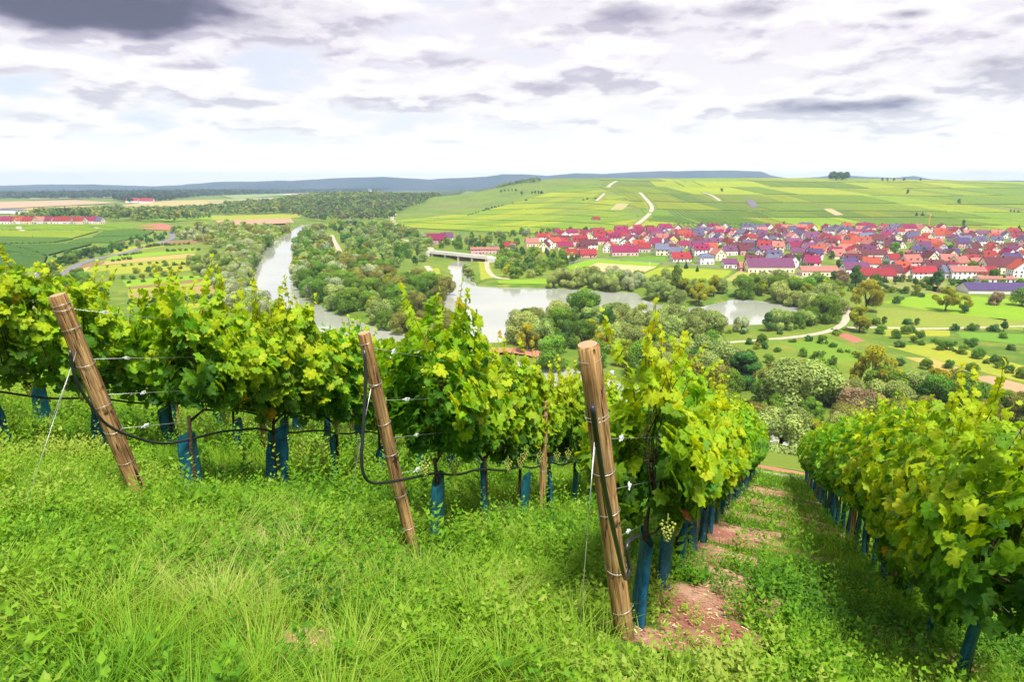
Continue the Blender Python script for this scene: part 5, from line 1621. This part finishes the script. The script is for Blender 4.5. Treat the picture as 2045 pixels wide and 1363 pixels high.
_g = np.random.default_rng(3)
LEAFM = []
for k in range(10):
    pts, F = leaf_shape(_g)
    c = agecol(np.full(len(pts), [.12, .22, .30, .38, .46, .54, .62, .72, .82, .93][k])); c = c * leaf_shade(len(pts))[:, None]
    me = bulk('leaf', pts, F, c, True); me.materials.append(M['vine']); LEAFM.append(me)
GRAPES = [grapes_mesh(s) for s in (1, 2)]
for q in GRAPES: q.materials.append(M['grape'])
SPACING = 1.12
SHARED = []
for k in range(8):
    P_, S_, T, N, sz, C, inn, SPt = canopy(500 + k, 820, SPACING * 1.25, shoots=8)
    SHARED.append((leaves_mesh('foliage', P_, S_, T, N, sz, C, k, low=True), shoots_mesh(SPt), trunk_for(k)))
    SHARED[-1][0].materials.append(M['vine']); SHARED[-1][1].materials.append(M['cane']); SHARED[-1][2].materials.append(M['vinewood'])

# blue vine guards
def guard_mesh(seed):
    g = random.Random(seed); mb = MB()
    H = g.uniform(.54, .66); n = 12; m = 6
    wx, wy = g.uniform(.10, .135), g.uniform(.028, .050)
    tw = g.uniform(-.5, .5); lx, ly = g.uniform(-.05, .05), g.uniform(-.03, .03)
    V = []; F = []
    for i in range(m + 1):
        f = i / m
        w = 1 - .25 * f * g.uniform(.2, 1)
        for j in range(n):
            a = 6.28318 * j / n + tw * f
            cx = math.copysign(abs(math.cos(a)) ** .8, math.cos(a)) * wx * w; cy = math.sin(a) * wy * w
            V.append((cx + lx * f + g.uniform(-.003, .003), cy + ly * f + g.uniform(-.003, .003), -.06 + (H + .06) * f + (.025 * math.sin(a * 1.0 + 1) if i == m else 0)))
    for i in range(m):
        for j in range(n):
            a = i * n + j; b = i * n + (j + 1) % n
            F.append((a, b, b + n, a + n))
    mb.add(V, F)
    me = mb.mesh('vine_guard', True); me.materials.append(M['guard'])
    return me
GUARDS = [guard_mesh(k) for k in range(7)]

def build_vines():
    r = random.Random(21)
    near_list = {1: 6, 2: 6, 3: 6, 4: 5, 0: 3, 5: 3}
    total = {-1: 24, 0: 24, 1: 24, 2: 24, 3: 24, 4: 26, 5: 26}
    start = {-1: -1.2, 0: -.9, 1: .60, 2: .40, 3: .38, 4: -.45, 5: -1.3}
    for row in (-1, 0, 1, 2, 3, 4, 5):
        for k in range(total[row]):
            s = start[row] + k * SPACING + r.uniform(-.06, .06)
            p = rowpt(row, s, r.uniform(-.04, .04))
            v = empty('grapevine', p, ROWANG)
            order = ordinal(k + 1)
            near = k < near_list.get(row, 0)
            if near:
                seed = 1000 + row * 40 + k
                nl = 1400 if (row == 4 and k == 0) else 900
                P_, S_, T, N, sz, C, inn, SPt = canopy(seed, nl, SPACING * (1.95 if (row == 4 and k == 0) else 1.25), shoots=10 if row in (0, 1) else 8, top=1.95 if row == 2 and k else 2.08, zlo=(.48 if k < 3 else .66) if row >= 4 else .80, lo=-.26 if (k == 0 and row in (1, 2, 3)) else None)
                cs = -1 if row <= 3 else 1            # camera side of the wall (local y points left of the row)
                if row == 2 and k in (1, 2, 3): P_[:, 1] = np.where(P_[:, 1] * cs > 0, P_[:, 1] * .30, P_[:, 1])
                score = inn + .8 * (P_[:, 1] * cs > 0) + .15 * (sz > .11)
                idx = np.argsort(-score)[:100]
                rest = np.ones(len(P_), bool); rest[idx] = False
                f = obj('foliage', leaves_mesh('foliage', P_[rest], S_[rest], T[rest], N[rest], sz[rest], C[rest], seed), M['vine'], v); f['kind'] = 'stuff'
                for pts in SPt:
                    obj('shoot', shoots_mesh([pts]), M['cane'], v)
                obj('trunk', trunk_for(seed, lo=.12 if (k == 0 and row in (1, 2, 3)) else -.5), M['vinewood'], v)
                lum = C[:, 1] + C[:, 0] * .5
                for i in idx:
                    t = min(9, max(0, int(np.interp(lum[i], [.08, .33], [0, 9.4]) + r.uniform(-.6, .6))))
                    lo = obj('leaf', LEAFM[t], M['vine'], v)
                    m3 = Matrix(((S_[i][0], T[i][0], N[i][0]), (S_[i][1], T[i][1], N[i][1]), (S_[i][2], T[i][2], N[i][2])))
                    lo.matrix_basis = Matrix.Translation(P_[i]) @ (m3 * float(sz[i])).to_4x4()
                for b in range(r.choice([1, 2, 2, 3])):
                    gb = obj('grape_bunch', r.choice(GRAPES), M['grape'], v)
                    gx = r.uniform(-.45, .45)
                    gb.location = (gx, cs * r.uniform(.10, .22), .86 + SLD * gx + r.uniform(-.05, .1))
            else:
                a, b, c = r.choice(SHARED)
                f = obj('foliage', a, M['vine'], v); f['kind'] = 'stuff'
                obj('shoots', b, M['cane'], v)['kind'] = 'stuff'
                obj('trunk', c, M['vinewood'], v)
                v.scale = (r.choice([-1, 1]) if False else 1, 1, r.uniform(.94, 1.05))
            tag(v, f'leafy grapevine, {order} {ROWNAME[row]}', 'grapevine', 'grapevines of the foreground rows')
            g = obj('vine_guard', r.choice(GUARDS), M['guard'])
            q = rowpt(row, s, 0)
            g.location = q; g.rotation_euler = (r.uniform(-.06, .06), r.uniform(-.06, .06), ROWANG + r.uniform(-.5, .5))
            sc_ = r.uniform(.92, 1.12) * (1.15 if k == 0 else 1); g.scale = (sc_, sc_, sc_)
            tag(g, f'blue mesh vine guard, {order} {ROWNAME[row]}', 'vine guard', 'blue mesh vine guards')
build_vines()

def post_mesh(L, r0, r1, seed, top=True):
    g = random.Random(seed); mb = MB(); n = 14; m = 12
    rings = []
    ph = [g.uniform(.94, 1.06) for _ in range(n)]
    for i in range(m + 1):
        f = i / m
        for j in range(n):
            a = 6.28318 * j / n
            r = (r0 + (r1 - r0) * f) * ph[j] * g.uniform(.985, 1.015)
            rings.append((r * math.cos(a) + .006 * math.sin(f * 5 + seed), r * math.sin(a), -.35 + (L + .35) * f))
    # worn rounded top edge
    for j in range(n):
        a = 6.28318 * j / n
        rings.append((r1 * .88 * ph[j] * math.cos(a), r1 * .88 * ph[j] * math.sin(a), L + .012))
    F = []
    for i in range(m + 1):
        for j in range(n):
            a = i * n + j; b = i * n + (j + 1) % n
            F.append((a, b, b + n, a + n))
    mb.add(rings, F)
    me = mb.mesh('shaft', True)
    return me
def place_post(base, top, r0, r1, label, group, seed, wraps=(), grain=True):
    base, top = Vector(base), Vector(top)
    d = top - base; L = d.length
    t = empty('wooden_post', base)
    t.rotation_euler = d.to_track_quat('Z', 'Y').to_euler()
    obj('shaft', post_mesh(L, r0, r1, seed), M['post'], t)
    mb = MB(); n = 14
    mb.add([(r1 * .87 * math.cos(6.28318 * j / n), r1 * .87 * math.sin(6.28318 * j / n), L + .0125 + random.uniform(-.001, .002)) for j in range(n)] + [(0, 0, L + .018)], [(j, (j + 1) % n, n) for j in range(n)])
    obj('cut_end', mb.mesh('cut_end'), M['endgrain'], t)
    for f in wraps:
        mb = MB(); rr = (r0 + (r1 - r0) * f) * 1.05; tl = random.uniform(-.012, .012)
        mb.tube([(rr * math.cos(a) , rr * math.sin(a), f * L + tl * math.cos(a) * 1.5) for a in np.linspace(0, 6.2832, 19)], .0018, 5, cap=False)
        obj('wire_wrap', mb.mesh('wire_wrap', True), M['wire'], t)
    tag(t, label, 'post', group)
    return t
POSTTOP = {}
def build_posts():
    for row, tu, tv, r, lab in ((1, 116, 592, .070, 'weathered brown leaning end post at left, half wrapped by vine leaves'), (2, 727, 668, .052, 'slim brown leaning end post in the middle with black hose beside it'), (3, 1174, 692, .066, 'thick brown leaning end post at right of the middle, nearest the viewer')):
        b = rowpt(row, 0)
        dx, dy, dz = (float(q) for q in ray(tu, tv))
        # the top leans back along the row by about 0.4 m
        D3 = np.array([dx, dy]); t = ((ORG[row] @ ROWD) - .42) / (D3 @ ROWD)
        top = Vector((dx * t, dy * t, ZC + dz * t))
        POSTTOP[row] = (b, top)
        place_post(b, top, r * 1.04, r, lab, 'leaning end posts', row, wraps=(.965, .80, .79, .62, .48, .28, .12) if row != 1 else (.965, .95, .86, .70, .50, .38, .22))
    for row, ss in ((-1, (4.6, 10, 15.5, 21)), (0, (4.2, 9.7, 15.2, 20.7)), (1, (5.2, 10.6, 16, 21.4)), (2, (2.55, 8.1, 13.6, 19)), (3, (4.9, 10.3, 15.8, 21.3)), (4, (2.35, 6.6, 12, 17.5, 23)), (5, (3.4, 8.8, 14, 20))):
        for k, s in enumerate(ss):
            b = rowpt(row, s, -.02)
            h = 1.9
            if row == 2 and k == 0:
                q = near_on(1082, 1034); b = Vector((q[0], q[1], nz(*q))); h = 1.60
            place_post(b, b + Vector((random.uniform(-.03, .03), random.uniform(-.03, .03), h)), .045, .042, f'slim upright wooden post {ROWNAME[row]}, {ordinal(k + 1)} of its row', 'upright posts in the rows', 40 + row * 7 + k, wraps=(.9, .62, .40))
build_posts()

def tube_obj(name, pts, r, m, n=8, smooth=True, parent=None):
    mb = MB(); mb.tube(pts, r, n)
    return obj(name, mb.mesh(name, smooth), m, parent)
def catmull(P_, k=6):
    P_ = [Vector(p) for p in P_]; out = []
    for i in range(len(P_) - 1):
        p0, p1, p2, p3 = P_[max(i - 1, 0)], P_[i], P_[i + 1], P_[min(i + 2, len(P_) - 1)]
        for j in range(k):
            t = j / k
            out.append(.5 * ((2 * p1) + (-p0 + p2) * t + (2 * p0 - 5 * p1 + 4 * p2 - p3) * t * t + (-p0 + 3 * p1 - 3 * p2 + p3) * t ** 3))
    out.append(P_[-1])
    return out
def clip_mesh(seed):
    g = random.Random(seed); mb = MB()
    mb.box(-.03, .03, -.009, .009, -.013, .013)
    mb.tube([(-.034, 0, 0), (-.05, .006, .004), (-.062, 0, 0)], .007, 6)
    mb.tube([(.0, .0, -.016), (.02, .004, .018), (.045, 0, .012)], .006, 6)
    mb.box(-.012, .012, -.016, .016, .010, .022)
    me = mb.mesh('tensioner'); me.materials.append(M['clip'])
    return me
CLIPS = [clip_mesh(k) for k in range(3)]
def build_wires():
    r = random.Random(9)
    for row in (-1, 0, 1, 2, 3, 4, 5):
        for k, h in enumerate((.80, 1.12, 1.46, 1.82)):
            pts = []
            if row in POSTTOP:
                b, t = POSTTOP[row]
                f = (.38, .55, .72, .95)[k]
                p0 = b + (t - b) * f
                pts.append(p0)
            s0 = .75 if row in POSTTOP else -1.2
            for s in np.arange(s0, 27, 1.6):
                pts.append(rowpt(row, s, .03 * math.sin(s * 2 + k), h + .012 * math.sin(s * 1.9)))
            w = tube_obj('trellis_wire', pts, .0014, M['wire'], 5)
            tag(w, f'thin steel trellis wire {ROWNAME[row]}, {ordinal(k + 1)} from the ground', 'wire', 'trellis wires')
            if row in (1, 2, 3):
                q = pts[0].lerp(pts[1], (.34, .42, .36, .30)[k])
                c = obj('tensioner', r.choice(CLIPS), M['clip'], w); c.location = q; c.scale = (.75, .75, .75); c.rotation_euler = (r.uniform(-.3, .3), r.uniform(-.4, .4), ROWANG + r.uniform(-.4, .4))
    # guy wires anchored in the grass
    for row, f, gu, gv, lab in ((1, .78, 32, 1050, 'thin guy wire running from the left post down to the grass'), (2, .83, 674, 1118, 'thin guy wire running from the middle post down to the grass'), (3, .80, 1150, 1352, 'thin guy wire running from the right post down to the grass')):
        b, t = POSTTOP[row]
        p = b + (t - b) * f
        x, y = near_on(gu, gv)
        w = tube_obj('guy_wire', [p, Vector((x, y, nz(x, y) - .08))], .0021, M['wire'], 5)
        tag(w, lab, 'wire', 'guy wires')
        w2 = tube_obj('strand', [p + Vector((.012, 0, .03)), p.lerp(Vector((x, y, nz(x, y))), .25) + Vector((.004, 0, 0)), p.lerp(Vector((x, y, nz(x, y))), .5)], .0022, M['wire'], 5, parent=w)
    # irrigation hoses
    def along(row, s0, s1, h=.70):
        return [rowpt(row, s, .02, h + .022 * math.sin(s * 5.6)) for s in np.arange(s0, s1, .28)]
    def hits(row, lst): return [row_hit(row, u, v, c) for u, v, c in lst]
    h1 = hits(1, [(140, 700, .12), (150, 755, .12), (178, 805, .12), (215, 850, .12), (275, 876, .10), (340, 886, .06)]) + along(1, .95, 27)
    h2 = hits(2, [(728, 700, .10), (730, 760, .11), (726, 850, .11), (722, 910, .11), (727, 950, .11), (748, 966, .10), (800, 960, .06)]) + along(2, .38, 27)
    h3 = hits(3, [(1183, 812, .13), (1192, 880, .13), (1208, 980, .12), (1232, 1090, .11), (1248, 1155, .10), (1257, 1140, .09), (1252, 1090, .08), (1268, 1072, .06)]) + along(3, .30, 27)
    for row, pts in ((1, h1), (2, h2), (3, h3), (0, along(0, -1.4, 27)), (-1, along(-1, -1.4, 27)), (4, along(4, -.9, 27)), (5, along(5, -1.6, 27))):
        o = tube_obj('irrigation_hose', catmull(pts, 4), .0125, M['hose'], 8)
        tag(o, f'black irrigation hose hanging {ROWNAME[row]}', 'hose', 'irrigation hoses')
build_wires()

# ------------------------------------------------------------------ grass and weeds of the slope
def blades(name, label, n, ylo, yhi, hgt, wid, colors, seed, segs=3, dens=None, lean=.5, xr=(-15, 25), tuft=.16, share=.6):
    g = np.random.default_rng(seed)
    y = np.sqrt(g.uniform(ylo ** 2, yhi ** 2, n))
    x = (g.random(n) * 2 - 1) * (.86 * y + 1.0)
    # tufts: pull blades together
    tx = np.floor(x / tuft) * tuft; ty = np.floor(y / tuft) * tuft
    hx = tx + tuft * vnoise(tx * 31.7 + seed, ty * 17.3); hy = ty + tuft * vnoise(tx * 13.1 + 5, ty * 41.9 + seed)
    k = g.random(n) < share
    sg = tuft * .22
    x = np.where(k, hx + g.normal(0, sg, n), x); y = np.where(k, hy + g.normal(0, sg, n), y)
    ok = (x > xr[0]) & (x < xr[1]) & (y > .5)
    b = bare_mask(x, y)
    ok &= g.random(n) > b * 1.25 + .02
    ok &= g.random(n) < post_clear(x, y)
    if dens is not None: ok &= g.random(n) < dens(x, y)
    x, y = x[ok], y[ok]; n = len(x)
    z = near_z(x, y) - .01
    tall = .55 + .9 * fbm(x * .9 + 3, y * .9)
    h = hgt * g.uniform(.55, 1.25, n) * tall
    ang = 6.283 * vnoise(x * .7, y * .7 + 20) + g.normal(0, .9, n)
    if tuft > .3: ang = np.where(k[ok], np.arctan2(y - hy[ok], x - hx[ok]), ang) + g.normal(0, .35, n)
    ln = lean * g.uniform(.3, 1.5, n)
    ux, uy = np.cos(ang), np.sin(ang)
    px, py = -uy, ux
    w = wid * g.uniform(.7, 1.3, n)
    ts = np.linspace(0, 1, segs + 1)
    rows = []
    for i, t in enumerate(ts):
        cx = x + ux * h * ln * t ** 1.8; cy = y + uy * h * ln * t ** 1.8; cz = z + h * (t - .28 * ln * t ** 2.2)
        ww = w * (1 - t) ** .7 * .5
        if i == segs: rows.append(np.stack([cx, cy, cz], -1)[:, None])
        else: rows.append(np.stack([np.stack([cx - px * ww, cy - py * ww, cz], -1), np.stack([cx + px * ww, cy + py * ww, cz], -1)], 1))
    V = np.concatenate(rows, 1); nv = V.shape[1]
    F = []
    for i in range(segs - 1): F += [(2 * i, 2 * i + 1, 2 * i + 3), (2 * i, 2 * i + 3, 2 * i + 2)]
    F.append((2 * segs - 2, 2 * segs - 1, 2 * segs))
    F = np.array(F)[None] + (np.arange(n) * nv)[:, None, None]
    cc = np.array(colors); f = np.clip(fbm(x * .55 + 40, y * .55) * 1.5 - .25 + g.normal(0, .16, n), 0, .999) * (len(cc) - 1)
    i0 = f.astype(int); fr = (f - i0)[:, None]
    c = cc[i0] * (1 - fr) + cc[np.minimum(i0 + 1, len(cc) - 1)] * fr
    o = obj(name, bulk(name, V.reshape(-1, 3), F.reshape(-1, 3), np.repeat(c, nv, 0), True), M['grass'])
    tag(o, label, 'grass', kind='stuff')
def weeds(name, label, n, ylo, yhi, hgt, leaf, nl, colors, seed, dens=None, xr=(-15, 25)):
    g = np.random.default_rng(seed)
    y = np.sqrt(g.uniform(ylo ** 2, yhi ** 2, n)); x = (g.random(n) * 2 - 1) * (.86 * y + 1.0)
    ok = (x > xr[0]) & (x < xr[1]) & (g.random(n) > bare_mask(x, y) * 1.1) & (g.random(n) < post_clear(x, y))
    if dens is not None: ok &= g.random(n) < dens(x, y)
    x, y = x[ok], y[ok]; n = len(x)
    z = near_z(x, y)
    h = hgt * g.uniform(.4, 1.3, n)
    lx, ly = g.normal(0, .25, n), g.normal(0, .25, n)
    t = (np.arange(nl) + .6)[None] / nl + 0 * x[:, None]
    a = np.arange(nl)[None] * 2.4 + g.uniform(0, 6.28, n)[:, None] + g.normal(0, .3, (n, nl))
    up = g.uniform(.05, .8, (n, nl))
    s = leaf * g.uniform(.55, 1.35, (n, nl)) * (.6 + .9 * g.random((n, 1)) ** 2) * (1.15 - .65 * t) * (h / hgt)[:, None] ** .5
    B = np.stack([x[:, None] + lx[:, None] * h[:, None] * t, y[:, None] + ly[:, None] * h[:, None] * t, z[:, None] + h[:, None] * t ** .85], -1)
    D = np.stack([np.cos(a) * np.cos(up), np.sin(a) * np.cos(up), np.sin(up)], -1)
    Q = np.stack([-np.sin(a), np.cos(a), 0 * a], -1)
    U = np.cross(D, Q); s3 = s[..., None]
    b0 = B + D * s3 * .15
    V = np.stack([b0, b0 + D * s3 * .45 + Q * s3 * .30 - U * s3 * .08, b0 + D * s3 * 1.0 + U * s3 * .10, b0 + D * s3 * .45 - Q * s3 * .30 - U * s3 * .08], 2)
    N = n * nl
    F = np.array([(0, 1, 2), (0, 2, 3)])[None] + (np.arange(N) * 4)[:, None, None]
    cc = np.array(colors); f = np.clip(fbm(x * .8 + 70, y * .8) * 1.5 - .25, 0, .999)[:, None] + g.normal(0, .12, (n, nl)) + .15 * (t - .5)
    f = np.clip(f, 0, .999) * (len(cc) - 1); i0 = f.astype(int); fr = (f - i0)[..., None]
    c = cc[i0] * (1 - fr) + cc[np.minimum(i0 + 1, len(cc) - 1)] * fr
    o = obj(name, bulk(name, V.reshape(-1, 3), F.reshape(-1, 3), np.repeat(c.reshape(-1, 3), 4, 0)), M['grass'])
    tag(o, label, 'weeds', kind='stuff')
POSTCLEAR = [(near_on(285, 1005), .34), (near_on(826, 1107), .30), (near_on(1248, 1285), .30), (near_on(1082, 1034), .22), (near_on(300, 1030), .25), (near_on(835, 1135), .25), (near_on(1255, 1320), .24)]
def post_clear(x, y):
    k = np.ones(np.shape(x))
    for (px, py), r in POSTCLEAR: k = k * (1 - .88 * np.exp(-(((x - px) ** 2 + (y - py) ** 2) / r ** 2)))
    return k
def straw():
    # dry stems and bark chips on the bare soil
    g = np.random.default_rng(77); n = 60000
    y = g.uniform(2.5, 26, n); x = (g.random(n) * 2 - 1) * (.8 * y)
    k = g.random(n) < bare_mask(x, y) * .9; k &= (y < 14) | (g.random(n) < .3); x, y = x[k], y[k]; n = len(x)
    z = near_z(x, y) + g.uniform(.004, .03, n); a = g.uniform(0, 6.28, n); L = g.uniform(.008, .030, n); w = g.uniform(.0015, .006, n); t = g.normal(0, .25, n)
    d = np.stack([np.cos(a), np.sin(a), t - A_ * np.cos(a) - B_ * np.sin(a)], 1) * L[:, None]; q = np.stack([-np.sin(a), np.cos(a), 0 * a], 1) * w[:, None]
    c = np.stack([x, y, z], 1)
    V = np.stack([c - d - q, c + d - q, c + d + q, c - d + q], 1).reshape(-1, 3)
    pal = np.array([(.48, .34, .21), (.38, .18, .13), (.28, .10, .08), (.52, .42, .28), (.20, .09, .065)])
    C = np.repeat(pal[g.integers(0, 5, n)], 4, 0)
    o = obj('straw', bulk('straw', V, np.arange(n * 4).reshape(-1, 4), C), M['field'])
    tag(o, 'dry stems and bark chips strewn on the bare soil', 'straw', kind='stuff')
straw()
def build_ground_cover():
    GC = [(.050, .150, .010), (.105, .240, .010), (.180, .315, .012), (.260, .335, .045), (.40, .41, .15)]
    WC = [(.034, .125, .012), (.080, .225, .012), (.155, .310, .014), (.260, .345, .060)]
    left = lambda x, y: np.clip(.35 + .75 * S((1.2 - x) / 2.0) + .4 * (fbm(x * .7, y * .7) - .5), 0, 1)
    blades('grass', 'long soft grass in tufts at the front of the slope', 70000, .9, 7.0, .17, .0065, GC, 1, 3, left, .75)
    blades('tussock_grass', 'pale arching grass tussocks at lower left', 56000, .9, 6.4, .25, .0062, [(.075, .20, .012), (.150, .30, .014), (.22, .35, .03), (.34, .40, .11)], 21, 3, lambda x, y: np.clip(1.15 * S((1.4 - x) / 1.6) * (.25 + 1.5 * (fbm(x * .8 + 5, y * .8) - .25)), 0, 1), 1.25, tuft=.50, share=.97)
    blades('short_grass', 'grass on the slope under the vine rows', 70000, 6.0, 15, .20, .011, GC[:4], 2, 2, None, .6)
    blades('far_grass', 'grass on the lower slope between the vine rows', 60000, 14, 36, .20, .026, GC[:4], 3, 2, None, .5)
    rowsd = lambda x, y: np.clip(.20 + 2.4 * (fbm(x * .7 + 11, y * .7) - .42) + .5 * S((y - 4.2) / 1.5) + .35 * S((x - .3) / 1.5) - .42 * S((4.2 - y) / 1.2) * S((.8 - x) / .8), 0.03, 1)
    weeds('weeds', 'leafy broadleaf weeds among the grass in front', 15000, 1.1, 7.5, .24, .056, 14, WC, 4, rowsd)
    weeds('tall_weeds', 'taller pale green weeds under the vine rows', 7500, 5.2, 13, .46, .078, 18, WC, 5, lambda x, y: np.clip(.2 + 2 * (fbm(x * .5 + 2, y * .5) - .4), 0, 1))
    weeds('clover', 'low clover and herbs covering the soil', 16000, .9, 7.5, .07, .030, 8, WC, 6, lambda x, y: .25 + .6 * fbm(x, y))
    weeds('lower_weeds', 'weeds on the lower slope between the vine rows', 5200, 12, 32, .30, .10, 10, WC, 7)
build_ground_cover()

# ------------------------------------------------------------------ haze
def build_haze():
    mb = MB(); mb.box(-13500, 13500, -300, 9400, -22, 190)
    m, w = mat('haze')
    pv = w.n('ShaderNodeVolumePrincipled')
    pv.inputs['Color'].default_value = (.58, .78, 1.0, 1)
    pv.inputs['Density'].default_value = 0.00010
    pv.inputs['Anisotropy'].default_value = .2
    out = w.n('ShaderNodeOutputMaterial'); w.put(out.inputs['Volume'], pv.outputs[0])
    o = obj('haze', mb.mesh('haze'), m)
    tag(o, 'thin bluish haze filling the valley air', 'haze', kind='stuff')
build_haze()
finish_labels()
